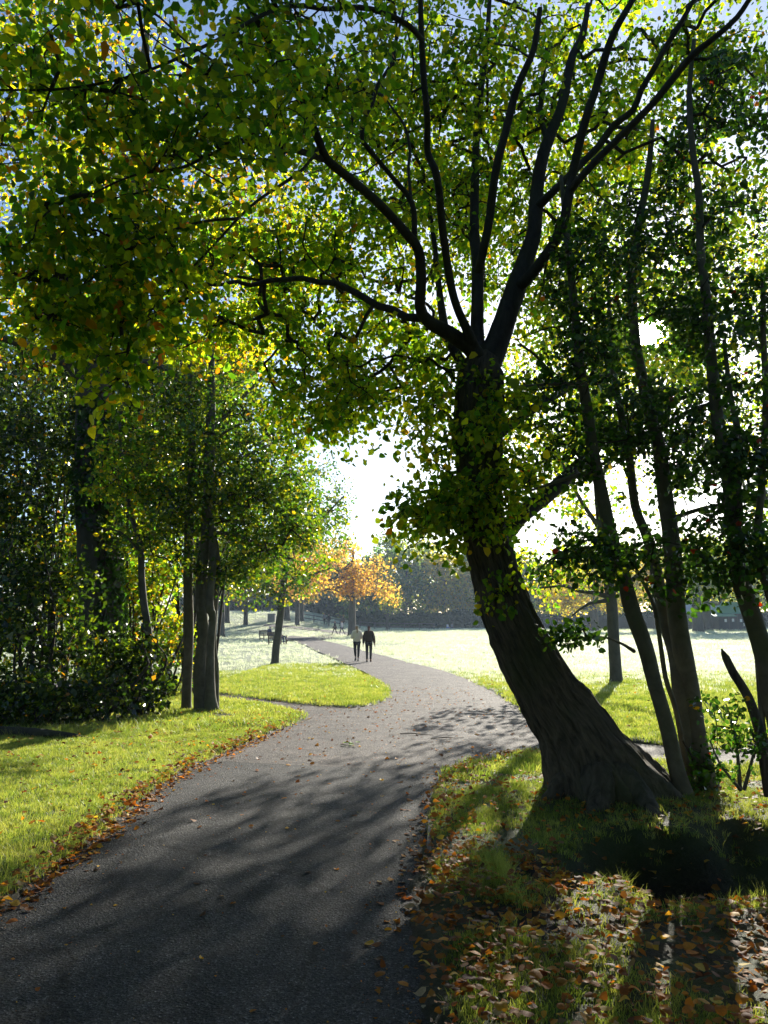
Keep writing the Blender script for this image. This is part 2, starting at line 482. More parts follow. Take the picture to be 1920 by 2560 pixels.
def asphalt():
    m, n, l, o = mat_new('asphalt')
    geo = n.new('ShaderNodeNewGeometry')
    pos = geo.outputs['Position']
    vor = n.new('ShaderNodeTexVoronoi'); vor.inputs['Scale'].default_value = 75; l.new(pos, vor.inputs['Vector'])
    nz = _noise(n, l, 110, 4, .8, pos)
    big = _noise(n, l, .9, 5, .6, pos)
    # newer dark surface in front, older pinkish one beyond the seam
    p1, p2 = hit(555, 1904), hit(1082, 1930)
    nx_, ny_ = -(p2[1] - p1[1]), (p2[0] - p1[0]); L = math.hypot(nx_, ny_); nx_, ny_ = nx_ / L, ny_ / L
    dt = n.new('ShaderNodeVectorMath'); dt.operation = 'DOT_PRODUCT'; dt.inputs[1].default_value = (nx_, ny_, 0); l.new(pos, dt.inputs[0])
    wob = n.new('ShaderNodeMath'); wob.operation = 'MULTIPLY_ADD'; wob.inputs[1].default_value = .12
    l.new(big.outputs[0], wob.inputs[0]); l.new(dt.outputs['Value'], wob.inputs[2])
    off = n.new('ShaderNodeMath'); off.operation = 'SUBTRACT'; off.inputs[1].default_value = nx_ * p1[0] + ny_ * p1[1] + .06
    l.new(wob.outputs[0], off.inputs[0])
    side = n.new('ShaderNodeMapRange'); side.inputs['From Min'].default_value = -.01; side.inputs['From Max'].default_value = .01; l.new(off.outputs[0], side.inputs['Value'])
    ab = n.new('ShaderNodeMath'); ab.operation = 'ABSOLUTE'; l.new(off.outputs[0], ab.inputs[0])
    line = n.new('ShaderNodeMapRange'); line.inputs['From Min'].default_value = .022; line.inputs['From Max'].default_value = .006; l.new(ab.outputs[0], line.inputs['Value'])
    dark = _ramp(n, l, nz.outputs[0], [(.34, (.012, .012, .013)), (.53, (.050, .052, .055)), (.66, (.22, .225, .235))])
    old = _ramp(n, l, nz.outputs[0], [(.34, (.065, .058, .055)), (.55, (.145, .13, .123)), (.72, (.30, .275, .26))])
    c = _mix(n, l, dark.outputs[0], old.outputs[0], side.outputs[0])
    st = _ramp(n, l, big.outputs[0], [(.3, (.72, .72, .72)), (.7, (1.15, 1.12, 1.1))])
    c = _mix(n, l, c, st.outputs[0], 1.0, 'MULTIPLY')
    vc = n.new('ShaderNodeTexVoronoi'); vc.inputs['Scale'].default_value = 75; l.new(pos, vc.inputs['Vector'])
    sp = n.new('ShaderNodeSeparateColor'); l.new(vc.outputs['Color'], sp.inputs[0])
    gr = _ramp(n, l, sp.outputs[0], [(.0, (.45, .45, .45)), (.6, (.95, .95, .95)), (.85, (1.3, 1.3, 1.28)), (1.0, (2.4, 2.35, 2.3))])
    c = _mix(n, l, c, gr.outputs[0], 1.0, 'MULTIPLY')
    stn = _noise(n, l, 2.6, 6, .7, pos, .8); str_ = _ramp(n, l, stn.outputs[0], [(.36, (.55, .55, .56)), (.5, (1, 1, 1)), (.68, (1.3, 1.25, 1.2))])
    c = _mix(n, l, c, str_.outputs[0], 1.0, 'MULTIPLY')
    # hairline cracks
    wv = n.new('ShaderNodeVectorMath'); wv.operation = 'MULTIPLY_ADD'; wv.inputs[1].default_value = (.5, .5, 0); l.new(stn.outputs['Color'], wv.inputs[0]); l.new(pos, wv.inputs[2])
    ck = n.new('ShaderNodeTexVoronoi'); ck.feature = 'DISTANCE_TO_EDGE'; ck.inputs['Scale'].default_value = .55; l.new(wv.outputs[0], ck.inputs['Vector'])
    cm = n.new('ShaderNodeMapRange'); cm.inputs['From Min'].default_value = .010; cm.inputs['From Max'].default_value = .003; l.new(ck.outputs['Distance'], cm.inputs['Value'])
    cg = _ramp(n, l, big.outputs[0], [(.45, (0, 0, 0)), (.55, (.8, .8, .8))])
    cf = n.new('ShaderNodeMath'); cf.operation = 'MULTIPLY'; l.new(cm.outputs[0], cf.inputs[0]); l.new(cg.outputs[0], cf.inputs[1])
    c = _mix(n, l, c, (.010, .010, .010), cf.outputs[0])
    c = _mix(n, l, c, (.012, .011, .01), line.outputs[0])
    p = n.new('ShaderNodeBsdfPrincipled'); l.new(c, p.inputs['Base Color'])
    p.inputs['Roughness'].default_value = .8; p.inputs['Specular IOR Level'].default_value = .22
    b = n.new('ShaderNodeBump'); b.inputs['Strength'].default_value = .8; b.inputs['Distance'].default_value = .02
    l.new(vor.outputs['Distance'], b.inputs['Height'])
    b2 = n.new('ShaderNodeBump'); b2.inputs['Strength'].default_value = .7; b2.inputs['Distance'].default_value = .014
    l.new(nz.outputs[0], b2.inputs['Height']); l.new(b.outputs[0], b2.inputs['Normal'])
    l.new(b2.outputs[0], p.inputs['Normal'])
    l.new(p.outputs[0], o.inputs[0])
    return m
ASPHALT = asphalt()

def sheet(name, xy, lift, mat, near_flat=True):
    bm = bmesh.new()
    vs = [bm.verts.new((x, y, float(ground_z(x, y)) + lift(y))) for x, y in xy]
    es = [bm.edges.new((vs[i], vs[(i + 1) % len(vs)])) for i in range(len(vs))]
    bmesh.ops.triangle_fill(bm, use_beauty=True, edges=es)
    for f in bm.faces:
        if f.normal.z < 0: f.normal_flip()
    me = bpy.data.meshes.new(name); bm.to_mesh(me); bm.free()
    me.materials.append(mat)
    return put(name, me, kind='structure')
sheet('path', PATH_XY, lambda y: .03 * float(sstep(20, 30, y)), ASPHALT)
# far bend past the bench and under the orange tree
_cl = np.array([hit(px, py)[:2] for px, py in [(722, 1600), (745, 1601.5), (790, 1595), (840, 1588.5), (868, 1585)]])
_cl = smooth_path(np.c_[_cl, np.zeros(len(_cl))], 1.0)[:, :2]
_tn = nrm(np.gradient(_cl, axis=0)); _nn = np.c_[-_tn[:, 1], _tn[:, 0]]
sheet('far_path', np.vstack([_cl + _nn * 1.7, (_cl - _nn * 1.7)[::-1]]), lambda y: .045, ASPHALT)
_cl = np.array([hit(px, py)[:2] for px, py in [(862, 1584.5), (820, 1579), (770, 1573), (720, 1568), (660, 1564)]])
_cl = smooth_path(np.c_[_cl, np.zeros(len(_cl))], 1.0)[:, :2]
_tn = nrm(np.gradient(_cl, axis=0)); _nn = np.c_[-_tn[:, 1], _tn[:, 0]]
sheet('rising_path', np.vstack([_cl + _nn * 1.6, (_cl - _nn * 1.6)[::-1]]), lambda y: .06, ASPHALT)

# ------------------------------------------------------------------ trees: growth and leaves
CAM = np.array([0, 0, EYE])
def keep_sun(P, deg=1.25):
    v = nrm(P - CAM)
    a = np.degrees(np.arccos(np.clip(v @ SUN_DIR, -1, 1)))
    return a > deg * (.55 + .75 * rng.random(len(P)) ** 2)

def in_view(P, m=40):
    v = P - CAM
    c, s = math.cos(PITCH), math.sin(PITCH)
    f = v[:, 1] * c + v[:, 2] * s; u = -v[:, 1] * s + v[:, 2] * c
    px = 960 + FPX * v[:, 0] / np.maximum(f, .01); py = 1280 - FPX * u / np.maximum(f, .01)
    return (f > .3) & (px > -m) & (px < 1920 + m) & (py > -m) & (py < 2560 + m)

def limb(rows, step=.1, thin=1.0):
    """rows of (photo x, photo y, distance, thickness in photo px)"""
    out = []
    for px, py, d, w in rows:
        p = at(px, py, d)
        out.append([*p, w / 2 / FPX * np.linalg.norm(p - CAM) * thin])
    return smooth_path(out, step)

def wob_tube(L, sides, amp=.06, freq=3.0, seed=0):
    P, R = L[:, :3], L[:, 3]
    th = np.arange(sides) * 2 * math.pi / sides
    s = np.r_[0, np.cumsum(np.linalg.norm(np.diff(P, axis=0), axis=1))]
    m = 1 + amp * vnoise(np.cos(th)[None] * 1.4 + 9, np.sin(th)[None] * 1.4 + 9, s[:, None] * freq, seed) \
          + amp * .5 * vnoise(np.cos(th)[None] * 4 + 9, np.sin(th)[None] * 4 + 9, s[:, None] * freq * 2.5, seed + 1)
    return tube(P, R, sides, m)

def blob(px, py, d, rx, ry, rd, n, clump=.9, thr=-.25, seed=0, hollow=0.0):
    """attraction points in an ellipsoid standing at distance d, thinned by 3-D noise"""
    c = at(px, py, d); k = d / FPX
    return blob3(c, (rx * k, rd, ry * k), n, clump, thr, seed, hollow)

def blob3(c, r, n, clump=.9, thr=-.25, seed=0, hollow=0.0):
    out = np.zeros((0, 3))
    while len(out) < n:
        u = rng.normal(size=(n * 3, 3)); u = nrm(u) * (hollow + (1 - hollow) * rng.random((n * 3, 1))) ** (1 / 2.4)
        p = np.asarray(c) + u * np.asarray(r)
        k = vnoise(p[:, 0] / clump, p[:, 1] / clump, p[:, 2] / clump * 1.3, seed) > thr + .35 * rng.normal(size=len(p)) * .5
        out = np.vstack([out, p[k]])
    return out[:n]

def grow(root, attract, seg=.22, wob=.14, lift=.06, tw=.0028, maxk=14, sides=3, rmax=.02):
    """joins every attraction point to the nearest wood: returns twig mesh builder, tips and tip directions"""
    M, n0 = len(attract), len(root)
    d0 = np.concatenate([np.min(((attract[i:i + 500, None] - root[None]) ** 2).sum(-1), 1) for i in range(0, M, 500)])
    P = np.empty((n0 + M * maxk, 3)); par = np.full(n0 + M * maxk, -1)
    P[:n0] = root; n = n0
    chains, tips, dirs = [], [], []
    for i in np.argsort(d0):
        a = attract[i]
        df = P[:n] - a
        j = int(np.argmin(np.einsum('ij,ij->i', df, df)))
        v = a - P[j]; L = float(np.linalg.norm(v))
        k = int(min(maxk, max(1, math.ceil(L / seg))))
        t = ((np.arange(k) + 1) / k)[:, None]
        ctl = P[j] + v * .5 + rng.normal(size=3) * wob * L; ctl[2] += lift * L
        P[n:n + k] = (1 - t) ** 2 * P[j] + 2 * t * (1 - t) * ctl + t * t * a
        par[n] = j; par[n + 1:n + k] = np.arange(n, n + k - 1)
        chains.append((j, n, k)); tips.append(n + k - 1)
        dirs.append(a - ctl); n += k
    load = np.zeros(n); load[tips] += 1
    for i in range(n - 1, n0 - 1, -1): load[par[i]] += load[i]
    R = np.minimum(tw * np.maximum(load, 1) ** .47, rmax)
    mb = MB()
    for j, s, k in chains:
        pp = np.vstack([P[j], P[s:s + k]]); rr = np.r_[R[s] * 1.05, R[s:s + k]]
        sd = sides + 2 if R[s] > .012 else sides
        v, q, t = tube(pp, rr, sd, cap=False)
        mb.add(v, q)
    return mb, P[tips], nrm(np.array(dirs) + 1e-6)

HEX = np.array([[0, 0, 0], [.28, .40, .09], [.68, .34, .07], [1, 0, -.10], [.28, -.40, .09], [.68, -.34, .07]])
FLATHEX = np.array([[0, 0, 0], [.25, .36, .03], [.68, .33, .10], [1, 0, .06], [.25, -.36, .08], [.68, -.33, .0]])
def leaf_geo(P, D, N, size, width=1.0, simple=False, tpl=None):
    """a folded leaf blade at each P pointing along D"""
    D = nrm(D); Sd = nrm(np.cross(N, D)); N = np.cross(D, Sd)
    if simple:
        T = np.array([[0, 0, 0], [.5, .42, .1], [1, 0, -.05], [.5, -.42, .1]])
        F = np.array([[0, 1, 2, 3]])
    else:
        T = HEX if tpl is None else tpl; F = np.array([[0, 3, 2, 1], [0, 4, 5, 3]])
    sz = np.asarray(size)[:, None, None]; w = (np.broadcast_to(width, (len(P),)) * np.clip(1 + .16 * rng.normal(size=len(P)), .6, 1.4))[:, None, None]
    zz = T[None, :, 2] * np.where(np.abs(T[:, 1]) > .01, 1, 0)[None] * (1.3 + 1.6 * rng.normal(size=(len(P), 1))) + T[None, :, 0] ** 2 * (-.12 + .22 * rng.normal(size=(len(P), 1))) \
         + T[None, :, 0] * T[None, :, 1] * .5 * rng.normal(size=(len(P), 1))
    V = P[:, None] + sz * (T[None, :, :1] * D[:, None] + w * T[None, :, 1:2] * Sd[:, None] + zz[..., None] * N[:, None])
    k = len(T)
    Q = (np.arange(len(P)) * k)[:, None, None] + F[None]
    return V.reshape(-1, 3), Q.reshape(-1, 4), k

def palette(n, cols, weights, var=.22):
    cols = np.asarray(cols); w = np.asarray(weights, float); w /= w.sum()
    c = cols[rng.choice(len(cols), n, p=w)]
    return np.clip(c * np.exp(rng.normal(size=(n, 1)) * var) * np.exp(rng.normal(size=(n, 3)) * .06), .003, .75)

def sprays(tips, dirs, per, L, size, flat=.75, droop=.25, sizevar=.22):
    """leaf positions along flat sprays at the twig tips"""
    n = len(tips)
    ax = nrm(dirs * .7 + rng.normal(size=(n, 3)) * .45 - np.array([0, 0, droop]))
    up = nrm(np.array([0, 0, 1.0]) + rng.normal(size=(n, 3)) * (1 - flat))
    sd = nrm(np.cross(ax, up)); up = np.cross(sd, ax)
    t = np.linspace(-.55, .5, per)[None] + rng.normal(size=(n, per)) * .05
    sg = np.where((np.arange(per) % 2) == 0, 1.0, -1.0)[None] * np.ones((n, 1))
    lat = sg * (.12 + .25 * rng.random((n, per))) * L * .5
    P = tips[:, None] + ax[:, None] * (t * L)[..., None] + sd[:, None] * lat[..., None] + rng.normal(size=(n, per, 3)) * L * .09
    D = ax[:, None] * .6 + sd[:, None] * (sg * .8)[..., None] + rng.normal(size=(n, per, 3)) * .3 - np.array([0, 0, droop * .9])
    N = up[:, None] + rng.normal(size=(n, per, 3)) * (1.05 - flat)
    sz = size * np.exp(rng.normal(size=(n, per)) * sizevar)
    return P.reshape(-1, 3), nrm(D.reshape(-1, 3)), nrm(N.reshape(-1, 3)), sz.ravel(), np.repeat(np.arange(n), per)

def unit_leaf(name, mat, serr=9, curl=.0, fold=.10, tipdown=.12):
    """one toothed leaf with a stalk, 1 m long along +X"""
    us = np.linspace(0, 1, serr)
    w = .40 * np.sin(np.pi * us ** .8) ** .8 * (1 - .25 * us)
    v, q = [], []
    for k, (u, ww) in enumerate(zip(us, w)):
        tooth = .02 * (k % 2)
        e = ww + tooth if 0 < k < serr - 1 else .004
        z = -tipdown * u * u + curl * math.sin(u * 3.1) * .6
        f = ww / .4
        ze = z + fold * f + curl * .35 * f * f * math.sin(u * 4 + curl * 9)
        v += [[u, e, ze], [u, e * .5, z + fold * f * .35], [u, 0, z], [u, -e * .5, z + fold * f * .35], [u, -e, ze - curl * .2 * f]]
    for k in range(serr - 1):
        a = 5 * k
        for c in range(4): q.append([a + c + 1, a + 6 + c, a + 5 + c, a + c])
    s = len(v)
    v += [[0.02, .012, 0], [0.02, -.012, 0], [-.22, -.01, .02], [-.22, .01, .02]]; q.append([s, s + 3, s + 2, s + 1])
    return make_mesh(name, v, q, None, mat, True)
UNIT_LEAF = unit_leaf('leaf', LEAF_ONE)
UNIT_FALLEN = [unit_leaf('fallen_leaf', LITTER_ONE, 7, c, f, t) for c, f, t in ((.05, .03, .05), (.3, .05, -.1), (-.2, .06, .05), (.45, .12, -.15))]

def mat4(P, D, N, s, w=1.0):
    D = D / np.linalg.norm(D); Sd = np.cross(N, D); Sd /= np.linalg.norm(Sd); N = np.cross(D, Sd)
    M = Matrix.Identity(4)
    for i in range(3):
        M[i][0], M[i][1], M[i][2], M[i][3] = D[i] * s, Sd[i] * s * w, N[i] * s, P[i]
    return M

def leafy(root, base, P, D, N, sz, tint, mat, name='crown', width=1.0, simple=False, single=0):
    """one crown mesh, with the leaves that show largest as parts of their own"""
    k = keep_sun(P + D * sz[:, None] * .5)
    k &= np.linalg.norm(P - CAM, axis=1) > 1.9
    P, D, N, sz, tint = P[k], D[k], N[k], sz[k], tint[k]
    wd = np.broadcast_to(width, (len(k),))[k] if np.ndim(width) else np.full(len(P), width)
    if single:
        app = sz / np.linalg.norm(P - CAM, axis=1) * np.abs((N * nrm(P - CAM)).sum(1)) ** .5
        app[~in_view(P, -10)] = 0
        idx = np.argsort(-app)[:single]
        for i in idx:
            o = put('leaf', UNIT_LEAF, root)
            o.matrix_local = mat4(P[i] - base, D[i], N[i], sz[i], wd[i])
            o.color = (*tint[i], 1)
        m = np.ones(len(P), bool); m[idx] = False
        P, D, N, sz, tint, wd = P[m], D[m], N[m], sz[m], tint[m], wd[m]
    V, Q, kk = leaf_geo(P, D, N, sz, wd, simple)
    me = make_mesh(name, V - base, Q, None, mat, True, np.repeat(tint, kk, 0))
    return put(name, me, root, kind='stuff')

GREEN, DEEP, LIME, YEL, AMB, ORG, BRN = (.062, .13, .022), (.03, .078, .018), (.17, .21, .022), (.34, .28, .025), (.34, .17, .02), (.33, .10, .015), (.14, .07, .03)

# ------------------------------------------------------------------ the leaning tree
base = hit(1493, 1985)
T_MAIN = empty('leaning_tree', base, 'big leaning tree with fluted ridged trunk beside the right edge of the path', 'tree')
tr = limb([(1515, 2040, 7.6, 275), (1495, 1985, 7.6, 235), (1465, 1905, 7.6, 185), (1428, 1820, 7.6, 155), (1376, 1744, 7.6, 134), (1322, 1645, 7.6, 126), (1275, 1547, 7.6, 118), (1244, 1448, 7.6, 110),
           (1217, 1349, 7.6, 104), (1203, 1260, 7.6, 106), (1198, 1178, 7.6, 108), (1195, 1034, 7.6, 112), (1202, 935, 7.6, 105), (1212, 890, 7.6, 60)], .022)
def fluted(L, sides=132):
    Pp, R = L[:, :3], L[:, 3]
    th = np.arange(sides) * 2 * math.pi / sides
    s = np.r_[0, np.cumsum(np.linalg.norm(np.diff(Pp, axis=0), axis=1))][:, None]
    tw_ = th[None] + .35 * s
    c, sn = np.cos(tw_), np.sin(tw_)
    f = sstep(2.4, .2, s)
    big = vnoise(c * 1.5 + 5, sn * 1.5 + 5, s * .55, 21)
    mid = 1 - 2 * np.abs(vnoise(c * 2.8 + 5, sn * 2.8 + 5, s * .7, 22))
    fine = 1 - 2 * np.abs(vnoise(c * 7 + 5, sn * 7 + 5, s * 3.0 + .6 * vnoise(c * 3, sn * 3, s * 4, 30), 23))
    fin2 = vnoise(c * 17 + 5, sn * 17 + 5, s * 4, 24)
    m = 1 + (.09 + .12 * f) * big + (.06 + .12 * f) * mid + .065 * fine + .032 * fin2
    root_ = sstep(.8, 0, s) * (.22 * (1 - 1.6 * np.abs(vnoise(c * 1.9 + 5, sn * 1.9 + 5, s * .8, 27))) + .10 * (1 - 2 * np.abs(vnoise(c * 4.3 + 5, sn * 4.3 + 5, s * 1.4, 28))))
    for ks, kt, ka, kw in ((.55, 3.9, .13, .10), (1.05, 4.6, .12, .08), (1.6, 4.2, .14, .07), (2.05, 5.0, .10, .06), (1.3, 3.5, .10, .07), (2.6, 4.4, .12, .07)):
        dth = np.angle(np.exp(1j * (th[None] - kt))) * .32
        rr_ = np.hypot(dth, (s - ks) * .8) / kw
        m = m + ka * np.exp(-rr_ ** 2) - .6 * ka * np.exp(-(rr_ / .4) ** 2)
    v, q, t = tube(Pp, R, sides, m + root_)
    a = np.stack([np.cos(th)[None] * .33 + 0 * s, np.sin(th)[None] * .33 + 0 * s, s + 0 * th[None]], -1).reshape(-1, 3)
    return v, q, t, np.vstack([a, a[:1], a[-1:]])
mb = MB(); mb.add(*fluted(tr)); mb.build('trunk', BARK_TRUNK, T_MAIN, base)
# buttress roots running down the bank
for rows in ([(1500, 1880, 7.8, 70), (1560, 1900, 8.0, 62), (1615, 1930, 8.1, 46), (1670, 1955, 8.2, 30), (1720, 1990, 8.25, 16)],
             [(1540, 1930, 7.3, 75), (1600, 1985, 7.1, 52), (1640, 2045, 6.8, 34), (1670, 2090, 6.6, 18)],
             [(1490, 1930, 7.25, 80), (1500, 2005, 7.05, 60), (1470, 2050, 6.9, 36), (1450, 2075, 6.85, 16)],
             [(1420, 1940, 7.4, 60), (1385, 1985, 7.3, 40), (1355, 2000, 7.3, 16)],
             [(1550, 1960, 7.5, 50), (1640, 1990, 7.6, 36), (1710, 2035, 7.5, 22), (1750, 2075, 7.4, 12)]):
    L = limb(rows, .04); mb = MB(); mb.add(*wob_tube(L, 20, .14, 5, len(rows) + int(rows[0][0])))
    mb.build('root', BARK_MAIN, T_MAIN, base)
LIMBS = [
    [(1206, 940, 7.6, 62), (1185, 880, 7.5, 50), (1127, 836, 7.4, 42), (1069, 802, 7.3, 36), (1050, 765, 7.2, 32), (1053, 700, 7.1, 29), (1046, 625, 7.0, 27), (1021, 590, 6.9, 26), (982, 545, 6.8, 25), (934, 497, 6.6, 24),
     (876, 448, 6.4, 24), (818, 400, 6.2, 23), (799, 357, 6.1, 21), (780, 309, 6.0, 20), (751, 241, 5.9, 19), (707, 159, 5.7, 18), (669, 96, 5.6, 16), (630, 30, 5.5, 14), (590, -50, 5.4, 11)],
    [(1060, 795, 7.3, 26), (1016, 793, 7.4, 23), (982, 774, 7.5, 22), (948, 766, 7.5, 21), (895, 735, 7.6, 20), (838, 708, 7.6, 18), (799, 706, 7.5, 17), (760, 696, 7.4, 16), (717, 699, 7.3, 15), (678, 701, 7.2, 14),
     (625, 713, 7.1, 13), (592, 704, 7.0, 11), (539, 713, 6.8, 10), (480, 700, 6.6, 7)],
    [(1190, 880, 7.5, 34), (1165, 820, 7.3, 27), (1141, 765, 7.2, 23), (1125, 700, 7.1, 22), (1107, 579, 6.9, 21), (1098, 482, 6.7, 20), (1088, 424, 6.6, 20), (1069, 381, 6.6, 18), (1068, 289, 6.4, 17), (1059, 193, 6.3, 16), (1054, 96, 6.2, 15), (1050, -40, 6.1, 12)],
    [(1204, 930, 7.7, 48), (1194, 841, 7.9, 38), (1194, 745, 8.0, 35), (1194, 648, 8.1, 33), (1186, 590, 8.2, 28), (1187, 480, 8.3, 24), (1190, 370, 8.4, 20), (1200, 240, 8.5, 17), (1216, 120, 8.5, 14), (1225, -20, 8.5, 10)],
    [(1194, 690, 8.05, 25), (1208, 627, 7.9, 24), (1223, 554, 7.8, 23), (1238, 434, 7.6, 22), (1262, 337, 7.5, 21), (1286, 241, 7.4, 20), (1305, 190, 7.3, 18), (1335, 120, 7.2, 15), (1350, 20, 7.1, 12)],
    [(1212, 930, 7.7, 75), (1250, 838, 7.8, 66), (1289, 723, 7.9, 56), (1313, 651, 8.0, 48), (1335, 579, 8.0, 40), (1342, 482, 8.1, 36), (1356, 395, 8.1, 32), (1376, 337, 8.1, 28), (1404, 265, 8.1, 26), (1419, 193, 8.1, 23), (1433, 135, 8.1, 20), (1457, 87, 8.1, 16), (1470, 10, 8.1, 12)],
    [(1295, 720, 7.85, 34), (1345, 665, 7.7, 30), (1400, 579, 7.5, 27), (1419, 506, 7.4, 25), (1429, 448, 7.4, 24), (1448, 362, 7.3, 22), (1467, 289, 7.2, 21), (1496, 202, 7.1, 20), (1515, 135, 7.0, 19), (1540, 72, 6.9, 17), (1590, -15, 6.8, 14)],
    [(1342, 520, 8.05, 26), (1370, 492, 7.9, 22), (1404, 458, 7.8, 20), (1448, 415, 7.8, 19), (1496, 366, 7.8, 18), (1535, 313, 7.7, 17), (1583, 275, 7.6, 16), (1602, 227, 7.5, 15), (1631, 178, 7.4, 14), (1665, 116, 7.3, 13), (1699, 63, 7.2, 12), (1740, -10, 7.1, 9)],
    [(1424, 480, 7.4, 24), (1440, 458, 7.3, 21), (1482, 410, 7.2, 20), (1540, 352, 7.1, 19), (1583, 309, 7.0, 19), (1631, 260, 6.9, 18), (1675, 207, 6.8, 18), (1713, 159, 6.7, 17), (1747, 125, 6.6, 16), (1795, 87, 6.5, 14), (1843, 43, 6.4, 13), (1885, -20, 6.3, 10)],
    [(1215, 1400, 7.7, 60), (1277, 1315, 7.9, 56), (1310, 1282, 8.0, 52), (1360, 1243, 8.2, 46), (1399, 1210, 8.4, 42), (1432, 1177, 8.6, 38), (1471, 1143, 8.9, 33), (1520, 1085, 9.2, 26), (1585, 1040, 9.5, 20), (1680, 985, 9.8, 15), (1790, 950, 10, 10)],
    [(1215, 1110, 7.8, 42), (1277, 1060, 8.1, 32), (1344, 1016, 8.4, 25), (1399, 983, 8.7, 20), (1470, 950, 9.0, 14), (1560, 930, 9.3, 9)],
    [(1180, 1010, 7.6, 40), (1166, 962, 7.7, 34), (1150, 900, 7.8, 30), (1120, 850, 7.9, 26), (1107, 790, 8.1, 23), (1095, 700, 8.4, 18), (1085, 600, 8.6, 14), (1070, 500, 8.7, 10)],
    # second order
    [(809, 397, 6.2, 19), (760, 381, 6.0, 17), (707, 366, 5.8, 15), (664, 357, 5.6, 14), (611, 352, 5.4, 12), (540, 380, 5.2, 10), (450, 420, 5.0, 8), (330, 440, 4.8, 6), (200, 500, 4.7, 5)],
    [(795, 372, 6.1, 10), (760, 420, 5.9, 9), (717, 453, 5.8, 9), (645, 501, 5.6, 8), (596, 545, 5.5, 7), (548, 598, 5.4, 7), (470, 680, 5.3, 6), (390, 760, 5.2, 5), (320, 880, 5.2, 4), (285, 980, 5.2, 3)],
    [(1056, 100, 6.2, 15), (1021, 63, 6.0, 14), (963, 34, 5.9, 14), (900, 19, 5.8, 13), (813, 22, 5.6, 12), (741, 14, 5.4, 11), (664, 34, 5.2, 10), (580, 80, 5.0, 9), (480, 130, 4.8, 8), (330, 190, 4.6, 7), (160, 222, 4.5, 6), (0, 225, 4.5, 5)],
    [(1036, 605, 6.95, 16), (1035, 530, 6.9, 15), (1021, 492, 6.9, 15), (982, 444, 6.8, 14), (924, 376, 6.7, 13), (905, 352, 6.6, 13), (910, 299, 6.6, 12), (934, 251, 6.6, 11), (944, 212, 6.6, 10), (973, 169, 6.6, 9), (992, 96, 6.6, 8), (1010, 20, 6.6, 6)],
    [(1028, 500, 6.9, 9), (1021, 424, 7.0, 8), (1025, 376, 7.1, 8), (1011, 313, 7.1, 7), (973, 260, 7.1, 6), (953, 207, 7.1, 5)],
    [(1366, 345, 8.1, 16), (1351, 289, 8.3, 14), (1356, 217, 8.4, 12), (1366, 120, 8.5, 9)],
    [(600, 545, 5.5, 8), (480, 560, 5.2, 7), (330, 620, 5.0, 6), (180, 740, 4.9, 5), (80, 830, 4.9, 4)],
    [(1405, 980, 8.7, 12), (1350, 900, 8.5, 9), (1300, 860, 8.3, 7)],
]
root_nodes = [tr[40::6, :3]]
for i, rows in enumerate(LIMBS):
    L = limb(rows, .07, .86); mb = MB()
    mb.add(*wob_tube(L, 16 if L[0, 3] > .05 else 8, .07, 3, 50 + i))
    mb.build('limb', BARK_LIMB, T_MAIN, base)
    root_nodes.append(L[::3, :3])
root_nodes = np.vstack(root_nodes)
att = np.vstack([
    blob(1200, 1120, 7.35, 170, 230, .6, 140, .4, -.1, 1),          # shoots hugging the trunk
    blob(1110, 1300, 7.3, 160, 95, .6, 110, .4, -.1, 2),            # low fringe left of the trunk
    blob(1330, 1150, 8.8, 130, 130, .4, 40, .4, -.1, 16),
    blob(930, 985, 8.0, 260, 165, 1.0, 210, .5, -.05, 3),
    blob(790, 1010, 8.6, 130, 160, .8, 70, .6, -.2, 14),
    blob(850, 620, 8.3, 380, 220, 1.0, 330, .6, .0, 4),
    blob(1000, 230, 8.3, 430, 330, 1.3, 460, .6, .05, 5),
    blob(1480, 230, 9.2, 430, 320, 1.2, 440, .6, .05, 6),
    blob(1640, 560, 8.8, 330, 260, 1.1, 190, .7, 0, 7),
    blob(1330, 640, 9.3, 250, 260, .8, 190, .6, .05, 8),
    blob(360, 330, 5.1, 470, 370, 1.1, 290, .38, .2, 9),
    blob(240, 680, 5.2, 300, 230, .7, 230, .35, .1, 10),
    blob(290, 930, 5.2, 60, 110, .25, 22, .3, -.5, 11),
    blob(600, 760, 7.9, 230, 190, .6, 150, .5, .05, 12),
    blob(720, 130, 5.6, 330, 220, .9, 160, .5, .05, 13),
    blob(1640, 1040, 9.3, 260, 130, .7, 110, .6, 0, 15),
    blob(1250, 1480, 7.25, 45, 35, .1, 8, .5, -1, 17),
    blob(1080, 380, 10.2, 430, 360, .9, 360, .6, .0, 18),           # far side of the crown
    blob(760, 820, 9.4, 230, 150, .8, 90, .6, .05, 19),
    blob(1800, 130, 8.4, 200, 190, 1.0, 150, .5, .0, 23),
    blob(1180, 520, 10.6, 260, 260, .7, 190, .5, .0, 21), blob(980, 860, 9.6, 190, 130, .5, 80, .5, .0, 22),
    blob3((.4, 3.4, 7.4), (3.6, 2.4, 1.4), 260, .8, -.1, 20),       # out-of-view crown mass added overhead to darken the foreground
])
mb, tips, dirs = grow(root_nodes, att, tw=.0034)
mb.build('twigs', TWIG, T_MAIN, base, kind='stuff')
P, D, N, sz, sid = sprays(tips, dirs, 17, .42, .054, .42, .42, .28)
pal = palette(len(P), [GREEN, DEEP, LIME, YEL, AMB, ORG], [36, 5, 50, 7, 1.2, .3])
autumn = (P[:, 0] < -1.2) & (rng.random(len(P)) < .06)
pal[autumn] = palette(autumn.sum(), [YEL, AMB, ORG], [4, 3, 1])
leafy(T_MAIN, base, P, D, N, sz, pal, LEAF, single=300, width=.95)

